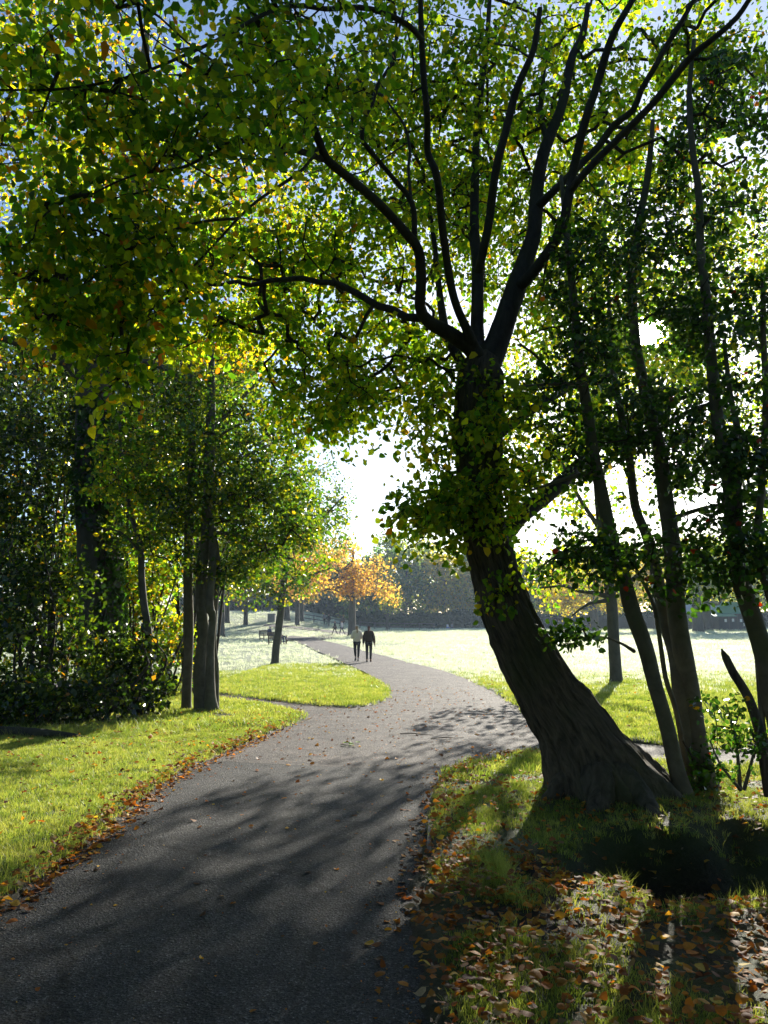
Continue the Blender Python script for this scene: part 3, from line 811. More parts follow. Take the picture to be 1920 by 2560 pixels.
# ------------------------------------------------------------------ holly stems on the right, by the ditch
def stem_tree(name, label, cat, stems, blobs, leafsize, per, Lsp, pal_w, bark=None, leafmat=None, group=None, single=0, tw=.0026, base_px=None, flat=.3, droop=.05,
              seg=.22, twig=None, simple=False, spr_bias=None, step=.09, width=.95, sides=18, extra_root=None, keep=None):
    b = hit(*base_px) if base_px is not None else None
    Ls = [limb(r, step) for r in stems]
    if b is None:
        b = Ls[0][0, :3].copy(); b[2] = float(ground_z(b[0], b[1]))
    T = empty(name, b, label, cat, group)
    roots = []
    for i, L in enumerate(Ls):
        mb = MB(); mb.add(*wob_tube(L, sides if L[0, 3] > .04 else 8, .06, 2.5, 70 + i + int(stems[i][0][0])))
        mb.build('trunk' if i == 0 else ('stem' if stems[i][0][1] > 1500 else 'limb'), bark or BARK_HOLLY, T, b)
        roots.append(L[len(L) // 6::3, :3])
    if extra_root is not None: roots.append(extra_root)
    if blobs:
        a = np.vstack(blobs)
        mb, tips, dirs = grow(np.vstack(roots), a, tw=tw, seg=seg)
        mb.build('twigs', twig or TWIG, T, b, kind='stuff')
        P, D, N, sz, sid = sprays(tips, dirs, per, Lsp, leafsize, flat, droop)
        if keep is not None:
            kk = keep(P); P, D, N, sz, sid = P[kk], D[kk], N[kk], sz[kk], sid[kk]
        c = palette(len(P), *pal_w)
        leafy(T, b, P, D, N, sz, c, leafmat or LEAF_HOLLY, width=width, single=single, simple=simple)
    return T

HOLLY_PAL = ([DEEP, GREEN, (.02, .04, .014), LIME, (.30, .03, .02)], [45, 22, 26, 4, .4])
stem_tree('holly_tree', 'smooth slanting holly stem nearest the leaning trunk, rising from the ditch bank', 'tree',
    [[(1735, 2070, 7.5, 62), (1712, 2000, 7.5, 48), (1693, 1932, 7.5, 37), (1668, 1818, 7.5, 35), (1639, 1720, 7.5, 34), (1614, 1621, 7.5, 36), (1579, 1522, 7.5, 37), (1560, 1448, 7.5, 34), (1530, 1349, 7.5, 33), (1499, 1210, 7.5, 30), (1482, 1127, 7.5, 28),
      (1466, 1016, 7.5, 26), (1449, 905, 7.5, 23), (1438, 794, 7.5, 20), (1427, 683, 7.5, 17), (1414, 560, 7.5, 13), (1402, 440, 7.5, 9)],
     [(1585, 1628, 7.5, 10), (1548, 1606, 7.3, 6), (1500, 1592, 7.1, 5), (1430, 1600, 6.9, 3)],
     [(1490, 1180, 7.5, 14), (1420, 1195, 7.2, 10), (1330, 1225, 7.0, 6)],
     [(1545, 1400, 7.5, 12), (1480, 1370, 7.2, 9), (1400, 1385, 6.9, 6), (1350, 1420, 6.8, 4)],
     [(1455, 960, 7.5, 12), (1400, 960, 7.2, 9), (1300, 965, 7.0, 6)]],
    [blob(1460, 1400, 7.1, 150, 100, .6, 85, .35, -.05, 31), blob(1480, 1000, 7.4, 170, 230, .7, 150, .4, .05, 32), blob(1470, 700, 7.5, 130, 220, .7, 130, .4, .05, 33),
     blob(1450, 1595, 6.95, 85, 25, .15, 18, .3, -.5, 34)],
    .052, 12, .26, HOLLY_PAL)
stem_tree('holly_tree', 'pair of upright smooth holly stems joined low down, behind the slanting stem', 'tree',
    [[(1770, 2060, 7.9, 120), (1758, 1990, 7.9, 86), (1745, 1900, 7.9, 58), (1736, 1820, 7.9, 46), (1727, 1744, 7.9, 44), (1708, 1636, 7.9, 44), (1693, 1547, 7.9, 43), (1687, 1448, 7.9, 41), (1678, 1349, 7.9, 40), (1664, 1250, 7.9, 36), (1649, 1127, 7.9, 32),
      (1628, 1044, 7.9, 28), (1592, 877, 7.9, 24), (1580, 711, 7.9, 21), (1590, 600, 7.9, 18), (1620, 434, 7.9, 14), (1632, 300, 7.9, 9)],
     [(1738, 1960, 7.9, 44), (1713, 1818, 7.9, 36), (1699, 1720, 7.9, 34), (1688, 1636, 8.0, 33), (1664, 1557, 8.1, 31), (1644, 1448, 8.2, 29), (1620, 1349, 8.2, 25), (1588, 1265, 8.2, 21), (1571, 1127, 8.2, 19), (1538, 960, 8.2, 16), (1527, 860, 8.2, 12), (1520, 700, 8.2, 7)],
     [(1725, 1930, 7.8, 18), (1708, 1868, 7.7, 13), (1688, 1769, 7.6, 12), (1664, 1695, 7.6, 12), (1649, 1596, 7.6, 11), (1636, 1520, 7.6, 10), (1600, 1440, 7.6, 8), (1560, 1370, 7.6, 5)],
     [(1640, 1080, 7.9, 12), (1740, 1020, 7.6, 9), (1830, 1000, 7.4, 6)],
     [(1670, 1300, 7.9, 12), (1760, 1270, 7.7, 9), (1860, 1250, 7.6, 5)]],
    [blob(1700, 1400, 7.8, 140, 130, .6, 95, .4, -.05, 35), blob(1640, 1060, 8.0, 180, 230, .8, 170, .4, .05, 36), blob(1640, 640, 8.0, 150, 240, .7, 170, .45, 0, 37),
     blob(1755, 1930, 7.7, 50, 70, .2, 22, .3, -.5, 38)],
    .052, 12, .26, HOLLY_PAL)
stem_tree('holly_tree', 'holly stem curving up at the right edge of the picture beside the broken snag', 'tree',
    [[(1985, 2000, 7.3, 60), (1950, 1830, 7.3, 46), (1925, 1730, 7.3, 43), (1911, 1645, 7.3, 42), (1891, 1571, 7.3, 41), (1866, 1497, 7.3, 40), (1843, 1423, 7.3, 38), (1834, 1293, 7.3, 34), (1815, 1155, 7.3, 30), (1793, 1044, 7.3, 28),
      (1776, 877, 7.3, 24), (1765, 740, 7.3, 21), (1752, 627, 7.3, 18), (1747, 482, 7.3, 16), (1733, 386, 7.3, 14), (1723, 241, 7.3, 11), (1735, 100, 7.3, 8)],
     [(1848, 1290, 7.2, 20), (1841, 1155, 7.2, 17), (1843, 1071, 7.2, 15), (1826, 990, 7.2, 13), (1810, 850, 7.2, 9)],
     [(1945, 1560, 7.1, 22), (1920, 1472, 7.1, 20), (1893, 1374, 7.1, 18), (1905, 1200, 7.1, 16), (1915, 1000, 7.1, 15), (1909, 850, 7.1, 13), (1908, 700, 7.1, 10)],
     [(1945, 1960, 7.35, 18), (1911, 1843, 7.35, 14), (1901, 1744, 7.35, 13), (1891, 1621, 7.35, 11), (1884, 1540, 7.35, 6)]],
    [blob(1850, 1400, 7.1, 110, 130, .5, 90, .4, -.1, 41), blob(1830, 1120, 7.3, 150, 230, .7, 180, .45, 0, 42), blob(1800, 700, 7.4, 150, 260, .8, 190, .45, 0, 43), blob(1800, 330, 7.6, 150, 200, .8, 120, .5, .05, 44)],
    .055, 12, .28, HOLLY_PAL, base_px=(1930, 1985))
# low holly bush at the right edge
stem_tree('holly_bush', 'low spiny holly bush at the foot of the stems, right edge of the picture', 'bush',
    [[(1850, 1975, 6.9, 10), (1845, 1900, 6.9, 8), (1835, 1820, 6.9, 5), (1815, 1760, 6.9, 3)], [(1860, 1975, 6.9, 9), (1885, 1880, 6.9, 6), (1900, 1790, 6.9, 3)], [(1852, 1975, 6.8, 8), (1800, 1910, 6.7, 5), (1775, 1850, 6.6, 3)]],
    [blob(1850, 1850, 6.8, 90, 105, .4, 36, .3, -.1, 45), blob(1800, 1790, 6.8, 60, 60, .3, 14, .3, -.1, 46)],
    .042, 9, .2, ([DEEP, (.02, .045, .015), GREEN, AMB], [40, 30, 14, 2]))
# broken dead snag
b0 = at(1912, 1890, 7.0); b0[2] = float(ground_z(b0[0], b0[1]))
SN = empty('dead_snag', b0, 'broken dead stem with pointed tip leaning left beside the right edge holly', 'snag')
mb = MB(); mb.add(*wob_tube(limb([(1925, 1990, 7.0, 26), (1906, 1868, 7.0, 23), (1896, 1818, 7.0, 22), (1871, 1744, 7.0, 21), (1832, 1680, 7.0, 19), (1815, 1645, 7.0, 17), (1808, 1632, 7.0, 10), (1804, 1622, 7.0, 3)], .04), 14, .1, 5, 5))
mb.build('trunk', BARK_MAIN, SN, b0)

def open_side(P):
    """drops leaves on the right flank so sun reaches the lower right ground"""
    return ~((P[:, 0] > 6.7) & (P[:, 2] > 5.0) & (P[:, 2] < 9.0) & (rng.random(len(P)) < .8))
# ------------------------------------------------------------------ the tall lime out on the field (shades the foreground)
stem_tree('lime_tree', 'slim trunked lime with yellow green crown standing on the bright field', 'tree',
    [[(1541, 1712, 23.5, 36), (1540, 1690, 23.5, 29), (1534, 1600, 23.5, 27), (1527, 1487, 23.5, 26), (1512, 1400, 23.5, 22), (1500, 1300, 23.6, 19), (1490, 1150, 23.7, 17), (1490, 950, 23.8, 14), (1500, 700, 24, 11), (1520, 450, 24, 7)],
     [(1527, 1495, 23.5, 14), (1490, 1482, 23.2, 11), (1450, 1478, 23, 9), (1410, 1465, 22.7, 7), (1350, 1470, 22.5, 5)],
     [(1528, 1500, 23.5, 12), (1470, 1510, 23, 7), (1430, 1540, 22.8, 4)],
     [(1528, 1480, 23.5, 14), (1580, 1450, 23.8, 10), (1650, 1380, 24, 8), (1720, 1300, 24, 5)],
     [(1505, 1330, 23.6, 12), (1440, 1230, 23.2, 9), (1380, 1100, 23, 6)], [(1495, 1200, 23.7, 12), (1590, 1060, 24, 9), (1720, 900, 24.5, 6)],
     [(1490, 1050, 23.8, 10), (1400, 850, 23.5, 7), (1330, 650, 23.4, 5)], [(1492, 900, 23.9, 10), (1620, 700, 24, 7), (1720, 480, 24.4, 5)]],
    [blob(1540, 1000, 24, 330, 330, 3.2, 1300, 1.3, -.1, 51), blob(1560, 560, 24, 300, 300, 3.0, 480, 1.2, .1, 52), blob(1640, 850, 25, 190, 170, 2.0, 330, .9, -.2, 56), blob(1430, 1420, 23, 190, 90, 1.5, 60, 1, .1, 53)],
    .105, 14, .75, ([LIME, YEL, GREEN, AMB], [50, 18, 30, 2]), BARK_BEECH, LEAF, tw=.005, flat=.25, droop=.4, seg=.6, step=.3, keep=open_side)
# two more crowns of the same row beyond, to the right
stem_tree('lime_tree', 'taller lime further right behind the holly stems, crown full of bright leaves', 'tree',
    [[(1985, 1690, 26, 40), (1975, 1500, 26, 32), (1965, 1200, 26, 25), (1950, 800, 26, 16), (1940, 450, 26, 8)], [(1972, 1400, 26, 14), (1900, 1200, 25.5, 9), (1830, 1050, 25, 5)], [(1962, 1000, 26, 12), (1860, 800, 25.6, 8), (1780, 600, 25.5, 5)]],
    [blob(1900, 760, 26, 240, 430, 3, 560, 1.2, .05, 54), blob(1900, 1180, 25.5, 130, 140, 2, 70, 1.1, .05, 55)],
    .11, 13, .75, ([LIME, YEL, GREEN, AMB], [44, 22, 30, 3]), BARK_BEECH, LEAF, tw=.005, flat=.25, droop=.4, seg=.6, step=.3)

# ------------------------------------------------------------------ left: holly pair, slim stem, great beech with ivy
HOLLY_L = ([GREEN, DEEP, LIME, (.022, .045, .015), YEL], [40, 12, 34, 6, 6])
stem_tree('holly_tree', 'straight grey holly stem standing left of the fluted triple stem', 'tree',
    [[(464, 1790, 15.7, 34), (466, 1765, 15.7, 25), (468, 1700, 15.7, 22), (472, 1587, 15.7, 23), (470, 1461, 15.7, 23), (472, 1355, 15.7, 22), (477, 1250, 15.7, 20), (480, 1100, 15.7, 17), (476, 950, 15.7, 12), (470, 820, 15.7, 7)],
     [(472, 1300, 15.7, 10), (400, 1200, 15.3, 7), (330, 1150, 15, 5)], [(476, 1200, 15.7, 10), (540, 1100, 15.5, 7), (600, 1060, 15.3, 5)]],
    [blob(440, 1130, 15.6, 150, 230, 1.6, 330, .6, .0, 61), blob(400, 1330, 15.4, 130, 90, 1.3, 110, .8, -.1, 62)],
    .075, 14, .5, HOLLY_L, tw=.005, seg=.35, step=.12)
stem_tree('holly_tree', 'triple fused fluted holly trunk at the tip of the left lawn', 'tree',
    [[(506, 1790, 15.5, 52), (505, 1768, 15.5, 40), (500, 1672, 15.5, 30), (508, 1587, 15.5, 26), (503, 1503, 15.5, 27), (505, 1419, 15.5, 28), (514, 1355, 15.5, 27), (521, 1250, 15.5, 26), (523, 1164, 15.5, 28), (527, 1058, 15.5, 24), (528, 930, 15.5, 16), (530, 800, 15.5, 9)],
     [(529, 1780, 15.3, 38), (526, 1740, 15.3, 27), (526, 1630, 15.3, 19), (532, 1545, 15.3, 18), (523, 1512, 15.25, 21), (531, 1419, 15.3, 18), (531, 1355, 15.4, 18), (528, 1300, 15.4, 12)],
     [(537, 1775, 15.5, 20), (540, 1672, 15.6, 14), (535, 1609, 15.6, 12), (538, 1503, 15.6, 15), (545, 1419, 15.6, 15), (540, 1370, 15.6, 13), (536, 1320, 15.6, 8)],
     [(548, 1785, 15.2, 24), (565, 1802, 15.0, 12), (585, 1812, 14.8, 5)],
     [(522, 1230, 15.5, 12), (600, 1150, 15.7, 9), (700, 1100, 16, 6), (760, 1080, 16.2, 4)], [(520, 1330, 15.5, 11), (600, 1340, 15.7, 8), (680, 1380, 16, 6), (740, 1400, 16.2, 4)], [(526, 1080, 15.5, 11), (620, 980, 15.7, 8), (700, 900, 16, 5)]],
    [blob(600, 1120, 15.8, 190, 240, 1.7, 520, .6, .0, 63), blob(700, 1290, 16.2, 150, 160, 1.4, 330, .6, .0, 64), blob(560, 1400, 15.9, 120, 70, 1.2, 90, .8, 0, 65)],
    .075, 14, .5, HOLLY_L, tw=.005, seg=.35, step=.07, sides=24)
stem_tree('slim_tree', 'slim pale crooked stem among the undergrowth left of the holly trunks', 'tree',
    [[(377, 1800, 15, 26), (375, 1769, 15, 22), (371, 1672, 15, 19), (371, 1587, 15, 18), (360, 1512, 15, 17), (354, 1440, 15, 16), (350, 1355, 15, 14), (329, 1292, 15, 12), (310, 1200, 15, 10), (300, 1080, 15, 7), (310, 960, 15, 4)],
     [(352, 1380, 15, 7), (300, 1330, 14.7, 5), (240, 1320, 14.5, 3)]],
    [blob(320, 1200, 15, 110, 170, 1.2, 190, .7, -.1, 66)],
    .08, 12, .45, ([GREEN, LIME, YEL, AMB], [40, 30, 12, 4]), BARK_BEECH, LEAF, tw=.004, seg=.35, step=.12)
stem_tree('beech_tree', 'massive dark old trunk wrapped in ivy at the far left', 'tree',
    [[(268, 1830, 16.5, 150), (262, 1780, 16.5, 122), (255, 1680, 16.5, 108), (252, 1545, 16.5, 98), (245, 1380, 16.5, 94), (238, 1230, 16.5, 90), (236, 1080, 16.5, 84), (238, 950, 16.5, 72), (245, 850, 16.5, 58), (262, 740, 16.5, 52), (295, 640, 16.5, 46), (325, 540, 16.5, 38), (350, 400, 16.5, 30), (360, 200, 16.5, 20), (370, 0, 16.5, 12)],
     [(240, 1000, 16.5, 34), (170, 910, 16.3, 26), (80, 870, 16, 20), (-40, 830, 15.5, 14)], [(250, 900, 16.5, 30), (330, 900, 16.2, 22), (400, 915, 16, 14), (480, 960, 15.8, 8)],
     [(290, 660, 16.5, 26), (180, 600, 16, 20), (60, 590, 15.6, 16), (-30, 600, 15.4, 12)], [(335, 500, 16.5, 22), (450, 400, 16.5, 15), (560, 330, 16.5, 9)], [(345, 430, 16.5, 18), (220, 300, 16.4, 12), (90, 180, 16.3, 8)],
     [(330, 530, 16.5, 18), (480, 560, 17, 12), (640, 600, 17.5, 7)]],
    [blob(200, 300, 16.5, 420, 330, 3.0, 620, 1.3, .1, 71), blob(560, 560, 17.5, 300, 240, 2.6, 380, 1.2, 0, 72), blob(120, 760, 15.8, 260, 190, 2, 260, 1.0, -.05, 73), blob3((-9.5, 11.5, 8), (3.0, 4.5, 3.2), 330, 1.2, 0, 75), blob(530, 840, 17, 200, 110, 1.6, 150, 1.0, 0, 74)],  # the world-space blob is added left of view to block skylight
    .095, 13, .7, ([LIME, YEL, AMB, ORG, GREEN, BRN], [34, 24, 14, 5, 30, 3]), BARK_BEECH, LEAF, tw=.005, flat=.25, droop=.4, seg=.5, step=.15, sides=32)

# ivy on the beech, an own plant clinging to it
L = limb([(262, 1790, 16.5, 120), (252, 1545, 16.5, 98), (240, 1230, 16.5, 90), (236, 1000, 16.5, 76)], .1)
k = rng.integers(0, len(L), 5200); a = rng.random(5200) * 2 * math.pi
r = L[k, 3] * (1.0 + .22 * rng.random(5200))
P = L[k, :3] + np.stack([np.cos(a) * r, np.sin(a) * r, rng.normal(size=5200) * .06], -1)
m = (vnoise(P[:, 0] * 1.5, P[:, 1] * 1.5, P[:, 2] * .9, 77) + .5 * np.cos(a - .2)) > -.25
P, a = P[m], a[m]
out = np.stack([np.cos(a), np.sin(a), np.zeros(len(a))], -1)
b0 = L[0, :3].copy(); b0[2] = float(ground_z(b0[0], b0[1]))
IV = empty('ivy', b0, 'dark glossy ivy climbing the massive trunk at the far left', 'ivy')
leafy(IV, b0, P, nrm(out * .3 + rng.normal(size=P.shape) * .5 - np.array([0, 0, .6])), nrm(out + rng.normal(size=P.shape) * .5), .10 * np.exp(rng.normal(size=len(P)) * .2),
      palette(len(P), [DEEP, GREEN], [3, 1]), LEAF_HOLLY, 'leaves', 1.15, True)
mb = MB()
for q in range(7):
    aa = rng.random() * 6.28; s = np.arange(0, len(L), 3)
    w = aa + .6 * np.sin(s * .05 + q) + .3 * vnoise(s * .1, q, 0, 4)
    mb.add(*tube(L[s, :3] + np.stack([np.cos(w), np.sin(w), 0 * w], -1) * (L[s, 3] * 1.03)[:, None], np.full(len(s), .022), 5)[:2])
mb.build('stems', TWIG, IV, b0, kind='stuff')

# ------------------------------------------------------------------ thicket of shrubs under the left trees
SHRUBS = [((70, 1540, 14.6), 170, 240, 1.1, 280, 'dark evergreen shrub filling the left edge under the beech'),
          ((310, 1700, 14.5), 110, 130, .9, 170, 'low dark shrub at the foot of the beech beside the slim stem'),
          ((-20, 1230, 15.5), 190, 250, 1.3, 330, 'tall tangled shrub with bare twigs at the left edge, mid height'),
          ((300, 1440, 18.5), 170, 180, 1.2, 300, 'yellowing hazel shrub glowing between the beech and the holly stems'),
          ((400, 1600, 19.5), 110, 160, 1.0, 240, 'golden leaved shrub seen between the slim stem and the straight holly'),
          ((110, 1760, 13.7), 200, 70, .7, 150, 'low bramble mound at the back edge of the left lawn'),
          ((100, 1480, 20.0), 220, 230, 1.6, 420, 'pale sunlit shrub far behind the left thicket'),
          ((120, 1020, 18.0), 300, 230, 2.0, 640, 'dense dark evergreen crown behind the great beech trunk'),
          ((330, 1180, 18.5), 220, 230, 1.6, 480, 'dark evergreen thicket behind the slim stem and straight holly'),
          ((470, 1000, 19.5), 230, 170, 1.6, 380, 'upper evergreen mass behind the triple holly trunk')]
for i, ((px, py, d), rx, ry, rd, n, lab) in enumerate(SHRUBS):
    gb = at(px, 1800, d); gz = float(ground_z(gb[0], d)); gb[2] = gz
    stems = []
    T = empty('shrub', gb, lab, 'shrub', 'shrubs in the left thicket')
    mb = MB(); rts = []
    top = at(px, py - ry * .5, d)
    for q in range(9):
        off = rng.normal(size=3) * np.array([.25, .2, 0]); end = top + rng.normal(size=3) * np.array([rx * d / FPX * .55, rd * .5, ry * d / FPX * .35])
        mid = (gb + end) / 2 + rng.normal(size=3) * .25
        Lq = smooth_path([[*(gb + off), .035], [*mid, .022], [*end, .008]], .2)
        mb.add(*tube(Lq[:, :3], Lq[:, 3], 6)); rts.append(Lq[2::2, :3])
    mb.build('stems', TWIG, T, gb, kind='stuff')
    a = blob(px, py, d, rx, ry, rd, n, .7, -.15, 90 + i)
    a = a[a[:, 2] > gz + .1]
    g_, tips, dirs = grow(np.vstack(rts), a, tw=.0045, seg=.35, sides=3)
    g_.build('twigs', TWIG_PALE if i in (0, 2) else TWIG, T, gb, kind='stuff')
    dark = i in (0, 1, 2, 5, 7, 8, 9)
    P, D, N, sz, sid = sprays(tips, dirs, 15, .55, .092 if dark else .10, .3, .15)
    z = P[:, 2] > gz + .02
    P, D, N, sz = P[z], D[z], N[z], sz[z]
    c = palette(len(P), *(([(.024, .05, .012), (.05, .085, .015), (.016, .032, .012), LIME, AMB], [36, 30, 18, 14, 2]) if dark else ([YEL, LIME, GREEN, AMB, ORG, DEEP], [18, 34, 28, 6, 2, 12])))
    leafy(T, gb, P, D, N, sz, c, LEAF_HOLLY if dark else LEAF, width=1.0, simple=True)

# small leaning tree on the island lawn
stem_tree('field_maple', 'small dark leaning tree on the lawn in front of the bench, glossy leaves', 'tree',
    [[(686, 1668, 36, 28), (688, 1655, 36, 20), (690, 1620, 36, 18), (699, 1553, 36, 18), (706, 1486, 36, 17), (712, 1430, 36, 15), (718, 1340, 36, 12), (720, 1220, 36, 8), (722, 1120, 36, 5)],
     [(705, 1490, 36, 8), (650, 1465, 35.5, 6), (590, 1440, 35, 4)], [(708, 1470, 36, 8), (770, 1440, 36.5, 6), (830, 1420, 37, 4)], [(714, 1400, 36, 8), (640, 1330, 36, 6), (580, 1270, 36, 4)], [(716, 1370, 36, 8), (800, 1300, 36, 6), (860, 1240, 36, 4)]],
    [blob(715, 1290, 36, 175, 190, 3.0, 520, 1.2, -.1, 81), blob(650, 1470, 35.5, 130, 45, 1.6, 80, 1.0, 0, 82)],
    .13, 14, .9, ([GREEN, LIME, DEEP, YEL], [38, 34, 18, 10]), BARK_BEECH, LEAF_HOLLY, tw=.007, flat=.4, droop=.15, seg=.7, step=.3)

# ------------------------------------------------------------------ background trees
def far_tree(name, label, base, crown, trunk_w, n, leaf, pal, group=None, fork=.35, bark=None, limbs=7, clump=None, thr=-.1, lean=0.0, simple=True, bare=0):
    """base (x, y, z); crown list of (centre dx, dy, z above base, rx, ry, rz)"""
    b = np.array(base, float)
    T = empty(name, b, label, 'tree', group)
    H = max(c[2] + c[5] for c in crown)
    r0 = trunk_w / 2
    rows = [[0, 0, -.3, r0 * 1.5], [0, 0, .1 * H * fork, r0 * 1.1], [lean * .4, 0, H * fork, r0 * .9], [lean + .2, 0, H * .6, r0 * .6], [lean, 0, H * .9, r0 * .15]]
    L = smooth_path(rows, .5)
    mb = MB(); mb.add(*wob_tube(L, 12, .07, 1, int(abs(b[0]) * 7) % 90)); mb.build('trunk', bark or BARK_FAR, T)
    rts = [L[len(L) // 3:, :3]]
    mb = MB()
    for q in range(limbs):
        c = crown[q % len(crown)]
        s = L[int(len(L) * (.35 + .5 * rng.random()))]
        e = np.array([c[0], c[1], c[2]]) + nrm(rng.normal(size=3)) * np.array(c[3:]) * .75
        m_ = (s[:3] + e) / 2 + np.array([0, 0, -.06 * H]) + rng.normal(size=3) * .04 * H
        Lq = smooth_path([[*s[:3], s[3] * .6], [*m_, s[3] * .35], [*e, .02]], .6)
        mb.add(*tube(Lq[:, :3], Lq[:, 3], 6)); rts.append(Lq[1:, :3])
    mb.build('limbs', bark or BARK_FAR, T, kind='stuff')
    w = np.array([c[3] * c[4] * c[5] for c in crown]) ** .8; w /= w.sum()
    A = np.vstack([blob3(c[:3], c[3:], max(8, int(n * k)), clump or c[3] * .45, thr, int(abs(b[0]) * 3 + i) % 97) for i, (c, k) in enumerate(zip(crown, w))])
    A = A[A[:, 2] > .25]
    kk = rng.random(len(A)) < min(1, 260 / len(A))
    g_, tips, dirs = grow(np.vstack(rts), A[kk], tw=.012, seg=1.2, rmax=.12)
    g_.build('twigs', TWIG, T, kind='stuff')
    per = 9
    k = len(A)
    P = (A[:, None] + rng.normal(size=(k, per, 3)) * leaf * 1.5).reshape(-1, 3)
    D = nrm(rng.normal(size=P.shape) - np.array([0, 0, .3])); N = nrm(rng.normal(size=P.shape) + np.array([0, 0, .7]))
    sz = leaf * np.exp(rng.normal(size=len(P)) * .25)
    V, Q, kq = leaf_geo(P, D, N, sz, 1.0, simple)
    put('crown', make_mesh('crown', V, Q, None, LEAF_FAR, True, np.repeat(palette(len(P), *pal, .3), kq, 0)), T, kind='stuff')
    return T

def onground(px, d):
    a, _ = ray(px, 1560)
    return (a * d, d, float(ground_z(a * d, d)))

P_DARK = ([(.04, .09, .03), (.08, .13, .03), (.17, .20, .04), (.25, .22, .05)], [4, 4, 3, 2])
P_OLIVE = ([(.10, .15, .04), (.20, .23, .045), (.33, .30, .06), (.08, .12, .04)], [3, 3, 3, 2])
P_ORANGE = ([(.38, .21, .09), (.42, .28, .11), (.28, .16, .09), (.24, .15, .09)], [4, 4, 2, 1.5])
P_YELLOW = ([(.38, .30, .03), (.30, .26, .03), (.18, .18, .03), (.34, .2, .03)], [4, 3, 2, 1])
P_RUST = ([(.16, .09, .035), (.20, .13, .04), (.10, .08, .03), (.14, .13, .04)], [3, 3, 2, 2])

# the orange tree by the far bend
far_tree('orange_tree', 'broad orange autumn tree with forked trunk beyond the two walkers', hit(880, 1590),
         [(-2.6, 0, 8.6, 4.2, 3.5, 3.0), (1.6, .5, 6.9, 3.4, 3, 2.2), (-6.5, 0, 6.4, 3.4, 2.6, 2.0), (4.2, 0, 4.9, 1.7, 2, 1.3), (-.6, 0, 5.4, 3.6, 2.5, 1.3), (-5, 0, 9.6, 2.6, 2, 2)],
         .85, 560, .26, P_ORANGE, fork=.28, limbs=14, simple=False, thr=.15)
far_tree('bare_tree', 'small round headed almost leafless tree on the far side of the bright field', hit(968, 1576.5),
         [(0.3, 0, 4.3, 1.9, 1.8, 2.1)], .42, 130, .16, P_OLIVE, fork=.3, limbs=14, thr=-.3)
# trees on the rising lawn at the left
for px, py, tw, lab, cr, pal, n in [
    (552, 1592, .75, 'stout grey trunk with bluish crown at the left end of the far lawn', [(0, 0, 9, 4.2, 3, 4), (-2, 0, 6, 2.6, 2, 1.6)], P_OLIVE, 420),
    (567, 1557, .7, 'distant olive tree behind the stout grey trunk', [(0, 0, 8.5, 5, 4, 4)], P_OLIVE, 300),
    (614, 1562, .55, 'distant slim tree with rusty crown on the rising lawn, left of the grey block', [(0, 0, 7.5, 4.2, 4, 3.5), (-1, 0, 4.2, 2.6, 2, 1)], P_RUST, 380),
    (713, 1550, 1.25, 'thick trunked distant tree behind the grey block on the rising lawn', [(0, 0, 10, 5, 4, 5)], P_RUST, 340),
    (743, 1564, .6, 'distant tree with brown crown right of the grey block', [(0, 0, 7, 4.4, 4, 3.4), (1.5, 0, 4.4, 2.4, 2, 1)], P_RUST, 380),
    (753, 1554, .75, 'darker distant tree close behind the brown crowned one', [(0, 0, 9, 4.6, 4, 4.4)], P_OLIVE, 320)]:
    far_tree('lawn_tree', lab, hit(px, py), cr, tw, n, .27, pal, 'trees on the rising lawn', fork=.3)
# right part of the field edge
far_tree('yellow_tree', 'bright yellow autumn tree at the far edge of the field right of the leaning trunk', onground(1485, 118),
         [(-2.5, 0, 6.6, 5.4, 4, 3.6), (3, 0, 6.6, 4.2, 4, 3.4), (-4.5, 0, 4.4, 3.0, 2.5, 1.7)], 1.3, 620, .36, P_YELLOW, fork=.3)
for px, d, tw, lab, cr, pal in [
    (1745, 112, 1.35, 'thick bluish trunk at the far field edge left of the teal roofed kiosk', [(0, 0, 9.5, 5, 4, 4.5)], P_OLIVE),
    (1768, 118, 1.3, 'second thick trunk close to the teal roofed kiosk with spreading limb', [(1.5, 0, 9, 5, 4, 4.4), (3, 0, 5.6, 3, 2, 1)], P_OLIVE),
    (1640, 125, .8, 'mid sized olive tree in front of the dark fence between the holly stems', [(0, 0, 8.5, 5, 4, 4)], P_YELLOW),
    (1880, 120, .9, 'olive tree beside the kiosk at the right end of the field edge', [(0, 0, 9, 5, 4, 4.6)], P_OLIVE)]:
    far_tree('edge_tree', lab, onground(px, d), cr, tw, 420, .34, pal, 'trees at the far field edge', fork=.32)
